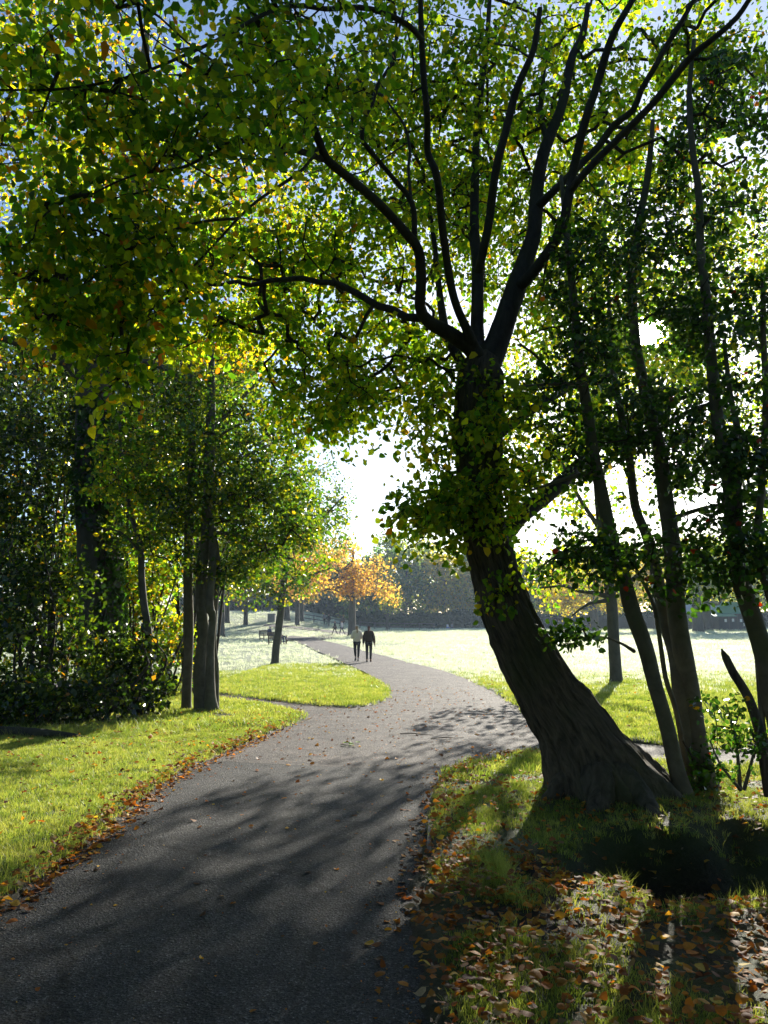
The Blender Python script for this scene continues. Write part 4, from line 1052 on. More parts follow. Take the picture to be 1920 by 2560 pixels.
# the wood behind the field: single trees in two rows
P_GOLD = ([(.40, .33, .07), (.30, .26, .06), (.18, .19, .05), (.42, .28, .07)], [3, 3, 3, 2])
row = [(930, 150, 12, 4.5, P_DARK), (968, 162, 18.5, 4.0, P_DARK), (1015, 148, 13.5, 5.6, P_DARK), (1065, 158, 17.5, 5.2, P_OLIVE), (1110, 150, 13, 5.0, P_GOLD), (1150, 160, 16.5, 5.2, P_DARK), (1195, 150, 11.5, 5.0, P_GOLD), (1240, 160, 13.5, 5.5, P_OLIVE),
       (1305, 165, 16, 6, P_OLIVE), (1365, 168, 13, 6, P_GOLD), (1430, 165, 15.5, 6, P_OLIVE), (1500, 172, 17.5, 6, P_DARK), (1570, 165, 13, 6, P_GOLD), (1640, 170, 16.5, 6, P_DARK), (1710, 166, 13.5, 6, P_OLIVE), (1785, 168, 17, 6, P_DARK), (1860, 166, 14.5, 6, P_OLIVE), (1930, 168, 17, 6, P_DARK),
       (880, 162, 11.5, 4.6, P_DARK), (830, 166, 14, 5.2, P_OLIVE), (780, 170, 11.5, 5.5, P_DARK), (720, 172, 14.5, 5.5, P_GOLD), (655, 174, 12, 5.5, P_DARK), (590, 172, 15, 5.5, P_OLIVE), (520, 170, 13, 5.5, P_DARK)]
side = ['darkest', 'tall', 'rounded', 'broad', 'tawny topped', 'lower', 'pale hazy']
for i, (px, d, H, rx, pal) in enumerate(row):
    b = onground(px, d)
    if px < 930: place = 'in the wood behind the rising lawn'
    elif px < 1250: place = 'in the wood left of the leaning trunk'
    else: place = 'in the wood right of the leaning trunk'
    nth = ['first', 'second', 'third', 'fourth', 'fifth', 'sixth', 'seventh', 'eighth', 'ninth', 'tenth', 'eleventh']
    grp = [r for r in row if (r[0] < 930) == (px < 930) and (930 <= r[0] < 1250) == (930 <= px < 1250)]
    k = sorted(r[0] for r in grp).index(px)
    far_tree('wood_tree', f'{"dark green" if pal is P_DARK else ("golden" if pal is P_GOLD else "olive")} woodland tree, {nth[k]} from left {place}', b,
             [(0, 0, H * .62, rx, 4, H * .38), (rng.normal() * 2, 0, H * .34, rx * .95, 3.5, H * .26), (rng.normal() * 2, 0, H * .84, rx * .55, 3, H * .16)], .7, 340, .62, pal, 'trees of the far wood', limbs=5, thr=.38, clump=2.2)
# dark undergrowth that closes the foot of the wood
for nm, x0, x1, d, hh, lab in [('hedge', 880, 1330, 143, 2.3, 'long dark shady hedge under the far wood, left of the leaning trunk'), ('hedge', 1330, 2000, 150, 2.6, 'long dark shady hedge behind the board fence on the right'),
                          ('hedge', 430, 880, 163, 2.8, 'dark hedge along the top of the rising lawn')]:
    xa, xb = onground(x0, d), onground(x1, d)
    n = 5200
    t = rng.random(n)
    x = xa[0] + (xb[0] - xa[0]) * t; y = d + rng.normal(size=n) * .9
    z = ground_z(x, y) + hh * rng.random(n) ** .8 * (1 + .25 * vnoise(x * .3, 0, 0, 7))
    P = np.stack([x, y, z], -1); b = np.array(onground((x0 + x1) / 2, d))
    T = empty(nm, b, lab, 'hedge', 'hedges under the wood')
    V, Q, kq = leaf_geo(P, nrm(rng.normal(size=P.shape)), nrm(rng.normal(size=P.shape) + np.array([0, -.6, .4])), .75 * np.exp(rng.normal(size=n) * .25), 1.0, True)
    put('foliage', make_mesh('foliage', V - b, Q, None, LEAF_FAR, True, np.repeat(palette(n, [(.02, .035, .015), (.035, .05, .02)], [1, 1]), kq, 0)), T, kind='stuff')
    mb = MB()
    for q in range(24):
        xx = xa[0] + (xb[0] - xa[0]) * (q + .5) / 24; zz = float(ground_z(xx, d))
        mb.add(*tube(np.array([[xx, d, zz - .2], [xx + .1, d, zz + hh * .8]]), np.array([.09, .03]), 5))
    mb.build('stems', BARK_FAR, T, b, kind='stuff')

# tall trees closing the view behind the left thicket
P_BACK = ([(.05, .09, .02), (.09, .14, .025), (.17, .19, .03), (.30, .24, .03), (.03, .06, .015)], [4, 4, 3, 1.2, 3])
for (x, y), cr, lab in [((-13.5, 24.5), [(0, 0, 6, 3.4, 2.4, 5), (1.5, 0, 10, 3, 2, 3)], 'tall dark tree closing the view behind the far left shrubs'),
                        ((-10.0, 27.0), [(0, 0, 6.5, 3.0, 2.4, 5), (.5, 0, 11, 2.8, 2, 3)], 'tall green tree behind the massive ivy trunk'),
                        ((-19.5, 27.0), [(0, 0, 7, 4.2, 2.6, 6.5)], 'tall tree at the outer left edge behind the thicket'),
                        ((-6.9, 29.0), [(0, 0, 7.0, 2.6, 2.2, 4), (-.5, 0, 11, 2.6, 2, 2.6)], 'green tree behind the triple holly trunk')]:
    far_tree('thicket_tree', lab, (x, y, float(ground_z(x, y))), cr, .5, 620, .20, P_BACK, 'trees closing the left thicket', fork=.2, limbs=9, thr=-.05, clump=1.1)
# trees added out of view to shade the foreground from the open sky
for (x, y), H, lab in [((-6.5, -5.0), 13, 'big unseen added shade tree behind the viewpoint on the left of the path'), ((4.5, -5.5), 14, 'big unseen added shade tree behind the viewpoint on the right of the path'), ((-1.5, -13), 16, 'unseen added shade tree further back behind the viewpoint'),
                       ((9.5, 1.0), 13, 'unseen added shade tree out to the right beside the ditch'), ((-11.5, 3.5), 14, 'unseen added shade tree out to the left of the near lawn')]:
    far_tree('added_shade_tree', lab, (x, y, float(ground_z(x, y))), [(0, 0, H * .6, 4.6, 4.4, H * .38), (0, 0, H * .3, 3.6, 3.4, H * .2)], .7, 520, .36, P_BACK, 'added shade trees round the viewpoint', fork=.25, thr=-.1, clump=1.6)
# ------------------------------------------------------------------ fences, kiosk, pavilion, block, benches
WOOD_DARK = simple_mat('weathered_dark_wood', (.045, .042, .04), .8, .2, .3, 6, .2)
WOOD_BENCH = simple_mat('bench_wood', (.10, .065, .04), .7, .3, .3, 10, .2)
WOOD_RAIL = simple_mat('grey_rail_wood', (.12, .105, .09), .8, .2, .25, 8, .2)
STONE = simple_mat('grey_concrete', (.22, .22, .21), .85, .2, .2, 9, .2)
TEAL = simple_mat('teal_roof', (.03, .20, .20), .5, .4, .15, 5)
DARKP = simple_mat('dark_panel', (.02, .022, .028), .6, .4, .2, 5)
PAPER = simple_mat('white_notice', (.75, .75, .73), .7, .3, .05, 5)
ROOFG = simple_mat('pale_grey_roof', (.36, .37, .39), .6, .4, .12, 4)
BRICKW = simple_mat('pavilion_wall', (.16, .13, .11), .8, .2, .2, 5)

def board_fence(px0, px1, d, h, label):
    a, b = np.array(onground(px0, d)), np.array(onground(px1, d))
    T = empty('board_fence', a, label, 'fence')
    n = int(abs(b[0] - a[0]) / 2.0)
    pm, qm = None, None
    for i in range(n + 1):
        x = a[0] + 2.0 * i; z = float(ground_z(x, d))
        if pm is None:
            m_ = MB(); m_.box((0, 0, h / 2), (.12, .12, h + .25)); pm = m_.build('post', WOOD_DARK, T); o = pm
        else:
            o = put('post', pm.data, T)
        o.location = (x - a[0], 0, z - a[2])
        if i < n:
            if qm is None:
                m_ = MB()
                for k in range(12): m_.box((.145 + .156 * k, -.03 - .012 * (k % 2), h / 2 + .02), (.148, .02, h))
                m_.box((1.0, .03, h * .25), (1.86, .04, .08)); m_.box((1.0, .03, h * .8), (1.86, .04, .08))
                qm = m_.build('panel', WOOD_DARK, T, smooth=False); o = qm
            else:
                o = put('panel', qm.data, T)
            o.location = (x - a[0], 0, z - a[2] + .05)
board_fence(1325, 1780, 130, 1.9, 'long dark board fence along the far right edge of the field')

def rail_fence(px0, px1, d, label):
    a, b = np.array(onground(px0, d)), np.array(onground(px1, d))
    T = empty('rail_fence', a, label, 'fence')
    n = max(2, int(round(abs(b[0] - a[0]) / 2.2))); s = (b[0] - a[0]) / n
    for i in range(n + 1):
        z = float(ground_z(a[0] + s * i, d)) - a[2]
        m_ = MB(); m_.box((s * i, 0, z + .5), (.13, .13, 1.25)); m_.build('post', WOOD_RAIL, T)
        if i < n:
            z2 = float(ground_z(a[0] + s * (i + 1), d)) - a[2]
            for hh in (.5, 1.0):
                m_ = MB(); m_.box((s * (i + .5), -.085, (z + z2) / 2 + hh), (s * 1.0, .04, .12), (0, -math.atan2(z2 - z, s), 0)); m_.build('rail', WOOD_RAIL, T)
rail_fence(900, 1085, 124, 'low post and rail fence between the orange tree and the leaning trunk')
rail_fence(752, 850, 118, 'pale post and rail fence left of the orange tree')

# kiosk with teal awning
kb = np.array(onground(1832, 122)); K = empty('kiosk', kb, 'dark kiosk with teal roof and white notices at the right end of the field', 'kiosk')
m_ = MB(); m_.box((0, 0, 1.25), (5.2, 2.6, 2.7)); m_.build('wall', DARKP, K, smooth=False)
m_ = MB()
r_ = np.array([[-3, -1.8, 2.62], [3, -1.8, 2.62], [3, 1.8, 2.62], [-3, 1.8, 2.62], [-1.6, 0, 4.3], [1.6, 0, 4.3], [-3, -1.8, 2.5], [3, -1.8, 2.5], [3, 1.8, 2.5], [-3, 1.8, 2.5]])
m_.add(r_, [[0, 1, 5, 4], [2, 3, 4, 5], [6, 7, 1, 0], [7, 8, 2, 1], [8, 9, 3, 2], [9, 6, 0, 3], [9, 8, 7, 6]], [[1, 2, 5], [3, 0, 4]]); m_.build('roof', TEAL, K, smooth=False)
m_ = MB(); m_.box((-2.3, -2.35, 2.28), (3.4, 1.3, .06), (.28, 0, 0)); m_.build('awning', TEAL, K, smooth=False)
for x, z in ((-1.6, 1.5), (-.5, 1.55), (.7, 1.5), (1.2, .9), (2.0, 1.5)):
    m_ = MB(); m_.box((x, -1.32, z), (.34, .03, .46)); m_.build('notice', PAPER, K, smooth=False)
for x in (-1.1, .2, 1.6):
    m_ = MB(); m_.box((x, -1.31, 1.2), (.06, .03, 2.5)); m_.build('frame', WOOD_RAIL, K, smooth=False)
pb = np.array(onground(1772, 142)); Pv = empty('pavilion', pb, 'long low pavilion with pale grey pitched roof behind the thick trunks', 'building')
m_ = MB(); m_.box((0, 0, 1.3), (13, 5, 2.8)); m_.build('wall', BRICKW, Pv, smooth=False)
m_ = MB(); m_.add([[-7, -3.2, 2.6], [7, -3.2, 2.6], [7, 3.2, 2.6], [-7, 3.2, 2.6], [-6.4, 0, 4.3], [6.4, 0, 4.3]], [[0, 1, 5, 4], [2, 3, 4, 5], [3, 2, 1, 0]], [[1, 2, 5], [3, 0, 4]]); m_.build('roof', ROOFG, Pv, smooth=False)
for x in (-5, -3, -1, 1, 3, 5):
    m_ = MB(); m_.box((x, -2.52, 1.5), (1.1, .05, 1.2)); m_.build('window', DARKP, Pv, smooth=False)
# grey block on the rising lawn
gb = hit(679, 1556); G = empty('concrete_block', gb, 'square grey concrete block with capping on the rising lawn', 'block')
m_ = MB(); m_.box((0, 0, .5), (1.0, 1.0, 1.2)); m_.build('body', STONE, G, smooth=False)
m_ = MB(); m_.box((0, 0, 1.145), (1.12, 1.12, .09)); m_.build('cap', STONE, G, smooth=False)

def bench(loc, rz, label):
    T = empty('park_bench', loc, label, 'bench', 'benches beside the path', rz)
    for x in (-.85, .85):
        m_ = MB(); m_.box((x, -.24, .31), (.07, .07, .64)); m_.build('leg', WOOD_BENCH, T, smooth=False)
        m_ = MB(); m_.box((x, .24, .46), (.07, .07, .94), (-.08, 0, 0)); m_.build('leg', WOOD_BENCH, T, smooth=False)
        m_ = MB(); m_.box((x, -.02, .65), (.09, .56, .045)); m_.build('armrest', WOOD_BENCH, T, smooth=False)
        m_ = MB(); m_.box((x, 0, .2), (.05, .44, .06)); m_.build('stretcher', WOOD_BENCH, T, smooth=False)
    for k in range(5):
        m_ = MB(); m_.box((0, -.22 + .1 * k, .435), (1.66, .085, .03)); m_.build('seat_slat', WOOD_BENCH, T, smooth=False)
    m_ = MB(); m_.box((0, .27, .88), (1.66, .04, .1), (-.08, 0, 0)); m_.build('top_rail', WOOD_BENCH, T, smooth=False)
    m_ = MB(); m_.box((0, .235, .5), (1.66, .035, .07), (-.08, 0, 0)); m_.build('back_rail', WOOD_BENCH, T, smooth=False)
    for k in range(11):
        m_ = MB(); m_.box((-.75 + .15 * k, .25, .69), (.055, .02, .33), (-.08, 0, 0)); m_.build('back_slat', WOOD_BENCH, T, smooth=False)
    return T

# ------------------------------------------------------------------ people
SKIN = simple_mat('skin', (.42, .24, .17), .55, .35, .08, 20)
def cloth(name, c): return simple_mat(name, c, .85, .2, .18, 30, .15)
def skin_part(name, verts, edges, radii, mat, parent, root=0, sub=1):
    me = bpy.data.meshes.new(name)
    me.from_pydata([tuple(v) for v in verts], edges, [])
    me.materials.append(mat)
    o = put(name, me, parent)
    sk = o.modifiers.new('skin', 'SKIN'); sk.use_smooth_shade = True
    if not me.skin_vertices: me.skin_vertices.new()
    for i, r in enumerate(radii):
        r = (r, r) if np.isscalar(r) else r
        me.skin_vertices[0].data[i].radius = r
        me.skin_vertices[0].data[i].use_root = (i == root)
    ss = o.modifiers.new('sub', 'SUBSURF'); ss.levels = sub; ss.render_levels = sub
    return o

def person(loc, rz, label, J, top, bottom, hair, shoe, sock=None, hood=False, tail=False, puffy=1.0, top_to=.0, group=None, beanie=None, lower_top=None):
    """J: joints in metres, the figure faces -Y"""
    T = empty('person', loc, label, 'person', group, rz)
    j = {k: np.array(v, float) for k, v in J.items()}
    V, E, R, idx = [], [], [], {}
    def add(n, p, r, fr=None):
        idx[n] = len(V); V.append(np.array(p, float)); R.append(r)
        if fr is not None: E.append((idx[fr], idx[n]))
    add('pel', j['pel'], (.145, .11))
    add('waist', (j['pel'] + j['chest']) / 2, (.13, .10), 'pel'); add('chest', j['chest'], (.155, .11), 'waist')
    add('neck', j['neck'], .06, 'chest'); add('jaw', j['neck'] * .45 + j['head'] * .55, .065, 'neck'); add('head', j['head'], (.085, .10), 'jaw'); add('crown', j['head'] + np.array([0, .01, .085]), .065, 'head')
    for s in 'LR':
        add('sh' + s, j['sh' + s], .062, 'chest'); add('el' + s, j['el' + s], .045, 'sh' + s); add('wr' + s, j['wr' + s], .032, 'el' + s)
        d = nrm(j['wr' + s] - j['el' + s]); sd = nrm(np.cross(d, [1.0, 0, 0.01]))
        add('pa' + s, j['wr' + s] + d * .07, (.018, .036), 'wr' + s)
        for q, (off, ln) in enumerate(zip((-.030, -.010, .010, .030), (.065, .078, .074, .058))):
            add(f'f{q}{s}', j['wr' + s] + d * .105 + sd * off, .009, 'pa' + s); add(f'g{q}{s}', j['wr' + s] + d * (.105 + ln) + sd * off + np.array([0, -.015, 0]), .007, f'f{q}{s}')
        add('th' + s, j['wr' + s] + d * .07 + sd * .05, .010, 'wr' + s)
        add('hi' + s, j['hi' + s], .088, 'pel'); add('kn' + s, j['kn' + s], .058, 'hi' + s); add('an' + s, j['an' + s], .04, 'kn' + s); add('to' + s, j['to' + s], .034, 'an' + s)
    skin_part('body', V, E, R, SKIN, T)
    # upper garment
    p = puffy
    V2 = [j['pel'] + np.array([0, 0, top_to]), (j['pel'] + j['chest']) / 2, j['chest'], j['neck'] - np.array([0, 0, .02])]
    E2 = [(0, 1), (1, 2), (2, 3)]; R2 = [(.185 * p, .15 * p), (.18 * p, .145 * p), (.19 * p, .145 * p), .085 * p]
    for s in 'LR':
        n = len(V2); V2 += [j['sh' + s], j['el' + s], j['wr' + s]]; E2 += [(2, n), (n, n + 1), (n + 1, n + 2)]; R2 += [.085 * p, .068 * p, .05 * p]
    skin_part('jacket', V2, E2, R2, top, T)
    V3, E3, R3 = [j['pel']], [], [(.155, .12)]
    for s in 'LR':
        n = len(V3); V3 += [j['hi' + s], j['kn' + s], j['an' + s] + (j['kn' + s] - j['an' + s]) * (.22 if sock else .08)]; E3 += [(0, n), (n, n + 1), (n + 1, n + 2)]; R3 += [.096, .066, .047]
    skin_part('trousers', V3, E3, R3, bottom, T)
    for s in 'LR':
        if sock: skin_part('sock', [j['an' + s] + (j['kn' + s] - j['an' + s]) * .26, j['an' + s]], [(0, 1)], [.048, .046], sock, T)
        heel = j['an' + s] + np.array([0, .05, -.03])
        skin_part('shoe', [heel, j['an' + s] + np.array([0, -.04, -.035]), j['to' + s]], [(0, 1), (1, 2)], [.042, .045, .038], shoe, T)
    h = j['head']
    hv = [h + np.array([0, .025, -.03]), h + np.array([0, .03, .04]), h + np.array([0, .015, .10])]; he = [(0, 1), (1, 2)]; hr = [.08, (.098, .10), .075]
    if tail:
        hv += [h + np.array([0, .11, .03]), h + np.array([0, .15, -.08]), h + np.array([0, .14, -.26])]; he += [(1, 3), (3, 4), (4, 5)]; hr += [.035, .042, .02]
    skin_part('hair', hv, he, hr, hair, T)
    # face: nose, eyes
    m_ = MB(); m_.add(*tube(np.array([h + [0, -.09, .01], h + [0, -.115, -.03]]), np.array([.01, .016]), 6)); m_.build('nose', SKIN, T)
    if beanie: skin_part('hat', [h + np.array([0, .012, .045]), h + np.array([0, .012, .11])], [(0, 1)], [.108, .075], beanie, T)
    if hood: skin_part('hood', [j['neck'] + np.array([-.09, .06, -.01]), j['neck'] + np.array([0, .12, -.02]), j['neck'] + np.array([.09, .06, -.01])], [(0, 1), (1, 2)], [.055, .07, .055], top, T)
    if lower_top: skin_part('shirt_hem', [j['pel'] + np.array([0, 0, .0]), (j['pel'] + j['chest']) / 2 + np.array([0, 0, -.03])], [(0, 1)], [(.19 * p, .155 * p), (.186 * p, .15 * p)], lower_top, T)
    return T

def standing(h=1.68, stride=.0, armswing=.0, elbow=.0, lift=0.0, bendarms=False):
    k = h / 1.7
    J = dict(pel=(0, 0, .93), chest=(0, -.01, 1.27), neck=(0, 0, 1.45), head=(0, -.02, 1.58),
             shL=(-.17, 0, 1.38), shR=(.17, 0, 1.38), hiL=(-.09, 0, .87), hiR=(.09, 0, .87))
    for s, sg, f in (('L', -1, 1), ('R', 1, -1)):
        st, sw = stride * f, armswing * -f
        J['kn' + s] = (sg * .085, -st * .55 - .03, .48); J['an' + s] = (sg * .075, -st + (.05 if st < 0 else 0), .09 + (lift if st < 0 else 0)); J['to' + s] = (sg * .095, -st - .15 + (.05 if st < 0 else 0), .035 + (lift * .3 if st < 0 else 0))
        if bendarms:
            J['el' + s] = (sg * .25, .05, 1.1); J['wr' + s] = (sg * .14, -.18, 1.12)
        else:
            J['el' + s] = (sg * .24, -sw * .5 + .02, 1.1); J['wr' + s] = (sg * .27, -sw - .03, .86)
    return {a: (b[0] * k, b[1] * k, b[2] * k) for a, b in J.items()}

def sitting(h=1.7, cross=False, seat=.45, lean=-.04):
    J = dict(pel=(0, .05, seat + .1), chest=(0, .05 + lean, seat + .44), neck=(0, .03 + lean * 1.5, seat + .62), head=(0, -.02 + lean * 1.5, seat + .75),
             shL=(-.17, .05 + lean, seat + .55), shR=(.17, .05 + lean, seat + .55), hiL=(-.1, 0, seat + .08), hiR=(.1, 0, seat + .08))
    for s, sg in (('L', -1), ('R', 1)):
        J['kn' + s] = (sg * .1, -.43, seat + .09); J['an' + s] = (sg * .1, -.46, .09); J['to' + s] = (sg * .11, -.62, .035)
        J['el' + s] = (sg * .24, -.02, seat + .27); J['wr' + s] = (sg * .12, -.24, seat + .2)
    if cross:
        J['knR'] = (-.02, -.45, seat + .2); J['anR'] = (-.12, -.72, seat - .12); J['toR'] = (-.13, -.88, seat - .08)
    return J

CREAM, BROWN, BLACKC, NAVY, WHITE, BLUE, GREYC = (cloth('cream_fleece', (.82, .74, .62)), cloth('brown_padded', (.055, .034, .026)), cloth('black_cloth', (.014, .014, .017)), cloth('navy_cloth', (.02, .03, .09)),
    cloth('white_cloth', (.7, .7, .72)), cloth('blue_cloth', (.05, .12, .42)), cloth('grey_cloth', (.16, .16, .18)))
HAIR_D, HAIR_F, HAIR_R, HAIR_G = cloth('dark_hair', (.03, .02, .014)), cloth('fair_hair', (.28, .19, .10)), cloth('auburn_hair', (.10, .03, .018)), cloth('grey_hair', (.35, .33, .31))
away = math.pi
def feet(px, py): return hit(px, py)
person(feet(892, 1655), away + .12, 'walker in cream fleece jacket and black leggings with white socks, seen from behind', standing(1.7, .16, .1, bendarms=True, lift=.08), CREAM, BLACKC, HAIR_F, BLACKC, sock=WHITE, hood=True, tail=True, puffy=1.16, top_to=-.12, group='pair walking away on the path')
person(feet(922, 1656), away - .08, 'walker in dark brown padded jacket and black leggings, auburn hair, seen from behind', standing(1.68, .08, .08), BROWN, BLACKC, HAIR_R, BLACKC, tail=True, puffy=1.14, top_to=-.08, group='pair walking away on the path')
person(feet(837, 1588.5), -1.35, 'distant walker all in black striding left on the far bend of the path', standing(1.72, .3, .28), BLACKC, BLACKC, HAIR_D, BLACKC, group='pair on the far bend')
person(feet(855, 1588), -1.2, 'distant walker in white and blue top striding behind the one in black', standing(1.72, .28, .1), WHITE, NAVY, HAIR_D, BLACKC, puffy=1.1, lower_top=BLUE, group='pair on the far bend')
# benches and sitters
bp = hit(668, 1601); bench(bp, math.radians(62), 'wooden park bench with slatted back beside the path, left of the small leaning tree')
ca, sa = math.cos(math.radians(62)), math.sin(math.radians(62))
person((bp[0] + .35 * ca, bp[1] + .35 * sa, bp[2]), math.radians(62), 'person in navy coat sitting on the bench left of the small leaning tree', sitting(), NAVY, NAVY, HAIR_G, BLACKC, puffy=1.12, group='people on the benches')
bp2 = hit(702, 1612); bp2[0] -= .25
bench(bp2, math.radians(66), 'second wooden bench mostly hidden by the small leaning trunk')
ca, sa = math.cos(math.radians(66)), math.sin(math.radians(66))
person((bp2[0] + .25 * ca, bp2[1] + .25 * sa, bp2[2]), math.radians(66), 'sitter with crossed legs in dark trousers showing right of the small leaning trunk', sitting(cross=True), BLACKC, NAVY, HAIR_D, BLACKC, group='people on the benches')
# far figures
g = hit(1119, 1571); person((g[0], g[1], g[2]), .9, 'distant figure in white shirt sitting on the grass at the far field edge', sitting(seat=.06), WHITE, BLUE, HAIR_D, BLACKC, group='far people at the field edge')
person((g[0] + .75, g[1] + .1, g[2]), .7, 'distant figure in grey sitting beside the one in white at the far field edge', sitting(seat=.06), GREYC, NAVY, HAIR_D, BLACKC, group='far people at the field edge')
g = hit(1388, 1577.0); person(g, .3, 'distant dark dressed figure standing by the fence, first of two', standing(1.75, .05), BLACKC, BLACKC, HAIR_D, BLACKC, group='far people at the field edge')
person((g[0] + .62, g[1] + .2, g[2]), -.3, 'distant figure with grey top standing by the fence, second of two', standing(1.68, .05), GREYC, BLACKC, HAIR_D, BLACKC, group='far people at the field edge')
g = hit(1791, 1575.0); person(g, .2, 'distant figure in white shirt and dark trousers standing in front of the kiosk', standing(1.76, .05), WHITE, NAVY, HAIR_D, BLACKC, group='far people at the field edge')
for px, py, mt, lab in ((811, 1556, GREYC, 'distant grey dressed figure near the pale rail fence, first of three'), (822, 1556, BLACKC, 'distant black dressed figure near the pale rail fence, second of three'), (857, 1556, BROWN, 'distant brown dressed figure near the orange trunk, third of three')):
    g = np.array(onground(px, 116)); person(g, .4, lab, standing(1.72, .06), mt, BLACKC, HAIR_D, BLACKC, group='far people by the rail fence')

# ------------------------------------------------------------------ grass (too many blades to count): instanced tufts
def grass_mat(name, cols, tr=.5, tcol=(1.7, 1.6, .6), spec=.35):
    m, n, l, o = mat_new(name)
    oi = n.new('ShaderNodeObjectInfo'); geo = n.new('ShaderNodeNewGeometry')
    big = _noise(n, l, 1.1, 6, .7, geo.outputs['Position'])
    ad = n.new('ShaderNodeMath'); ad.operation = 'MULTIPLY_ADD'; ad.inputs[1].default_value = .55; l.new(oi.outputs['Random'], ad.inputs[0])
    sb = n.new('ShaderNodeMath'); sb.operation = 'SUBTRACT'; sb.inputs[1].default_value = .22; l.new(big.outputs[0], sb.inputs[0]); l.new(sb.outputs[0], ad.inputs[2])
    r = _ramp(n, l, ad.outputs[0], [(.15, cols[0]), (.45, cols[1]), (.75, cols[2])])
    p = n.new('ShaderNodeBsdfPrincipled'); l.new(r.outputs[0], p.inputs['Base Color'])
    p.inputs['Roughness'].default_value = .45; p.inputs['Specular IOR Level'].default_value = spec
    t = n.new('ShaderNodeBsdfTranslucent'); l.new(_mix(n, l, r.outputs[0], tcol, 1.0, 'MULTIPLY'), t.inputs['Color'])
    mx = n.new('ShaderNodeMixShader'); mx.inputs[0].default_value = tr
    l.new(p.outputs[0], mx.inputs[1]); l.new(t.outputs[0], mx.inputs[2]); l.new(mx.outputs[0], o.inputs[0])
    return m
GRASS = grass_mat('grass_blades', [(.07, .12, .025), (.19, .26, .05), (.38, .39, .12)], .5, (1.7, 1.7, .8))
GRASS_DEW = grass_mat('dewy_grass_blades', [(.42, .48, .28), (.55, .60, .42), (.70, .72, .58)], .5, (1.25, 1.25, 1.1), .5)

def tuft(name, blades, rad, h, w, mat, lean=.35, seed=1):
    r_ = np.random.default_rng(seed); V, Q, T = [], [], []
    for k in range(blades):
        a = r_.random() * 6.28; rr = rad * math.sqrt(r_.random()); p = np.array([math.cos(a) * rr, math.sin(a) * rr, -.01])
        b = r_.random() * 6.28; d = np.array([math.cos(b), math.sin(b), 0]); hh = h * (.5 + .7 * r_.random()); ln = lean * hh * (.3 + r_.random())
        f = r_.random() * 6.28; sdv = np.array([math.cos(f), math.sin(f), 0]) * w / 2
        n = len(V)
        V += [p - sdv, p + sdv, p + d * ln * .35 + [0, 0, hh * .6] - sdv * .8, p + d * ln * .35 + [0, 0, hh * .6] + sdv * .8, p + d * ln + [0, 0, hh]]
        Q.append([n, n + 1, n + 3, n + 2]); T.append([n + 2, n + 3, n + 4])
    return bpy.data.objects.new(name, make_mesh(name, V, Q, T, mat, True))

def scatter(name, label, P, rots, scl, src):
    me = bpy.data.meshes.new(name)
    me.vertices.add(len(P)); me.vertices.foreach_set('co', np.asarray(P, np.float32).ravel())
    me.attributes.new('rot', 'FLOAT_VECTOR', 'POINT').data.foreach_set('vector', np.asarray(rots, np.float32).ravel())
    me.attributes.new('scl', 'FLOAT', 'POINT').data.foreach_set('value', np.asarray(scl, np.float32).ravel())
    o = put(name, me, kind='stuff', label=label, cat='grass')
    ng = bpy.data.node_groups.new(name, 'GeometryNodeTree')
    ng.interface.new_socket('Geometry', in_out='INPUT', socket_type='NodeSocketGeometry')
    ng.interface.new_socket('Geometry', in_out='OUTPUT', socket_type='NodeSocketGeometry')
    gi, go = ng.nodes.new('NodeGroupInput'), ng.nodes.new('NodeGroupOutput')
    ip = ng.nodes.new('GeometryNodeInstanceOnPoints'); ob = ng.nodes.new('GeometryNodeObjectInfo'); ob.inputs['Object'].default_value = src
    ra = ng.nodes.new('GeometryNodeInputNamedAttribute'); ra.data_type = 'FLOAT_VECTOR'; ra.inputs['Name'].default_value = 'rot'
    sa_ = ng.nodes.new('GeometryNodeInputNamedAttribute'); sa_.data_type = 'FLOAT'; sa_.inputs['Name'].default_value = 'scl'
    er = ng.nodes.new('FunctionNodeEulerToRotation')
    L = ng.links
    L.new(gi.outputs[0], ip.inputs['Points']); L.new(ob.outputs['Geometry'], ip.inputs['Instance'])
    L.new(ra.outputs['Attribute'], er.inputs[0]); L.new(er.outputs[0], ip.inputs['Rotation']); L.new(sa_.outputs['Attribute'], ip.inputs['Scale'])
    L.new(ip.outputs[0], go.inputs[0])
    md = o.modifiers.new('scatter', 'NODES'); md.node_group = ng
    return o

def pts_in(x0, x1, y0, y1, n):
    return rng.uniform(x0, x1, n), rng.uniform(y0, y1, n)

def soil_at(x, y):
    s = sstep(.95, .6, seg_dist(x, y, DITCH)) * 1.1
    s = np.maximum(s, .95 * sstep(12.0, 13.2, y - .15 * (x + 5)) * sstep(-3.9, -4.8, x) * sstep(19, 17, y))
    s = np.maximum(s, np.exp(-((x - 1.05) ** 2 / .30 + (y - 5.5) ** 2 / .22))); s = np.maximum(s, 1.1 * np.exp(-((x - .75) ** 2 / .25 + (y - 4.6) ** 2 / .10)))
    s = np.maximum(s, np.exp(-((x + 2.75) ** 2 / .25 + (y - 14.6) ** 2 / .6)))
    s = np.maximum(s, .8 * np.exp(-((x - 2.3) ** 2 / 1.2 + (y - 6.9) ** 2 / .6)))
    return s

tA, tB = tuft('grass_tuft', 26, .07, .055, .0045, GRASS, .5, 1), tuft('grass_tuft', 22, .08, .075, .005, GRASS, .6, 2)
tL = tuft('grass_tuft', 22, .07, .17, .0045, GRASS, .8, 3)
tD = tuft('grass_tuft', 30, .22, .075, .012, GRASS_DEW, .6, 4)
tM = tuft('grass_tuft', 30, .16, .07, .009, GRASS, .6, 5)

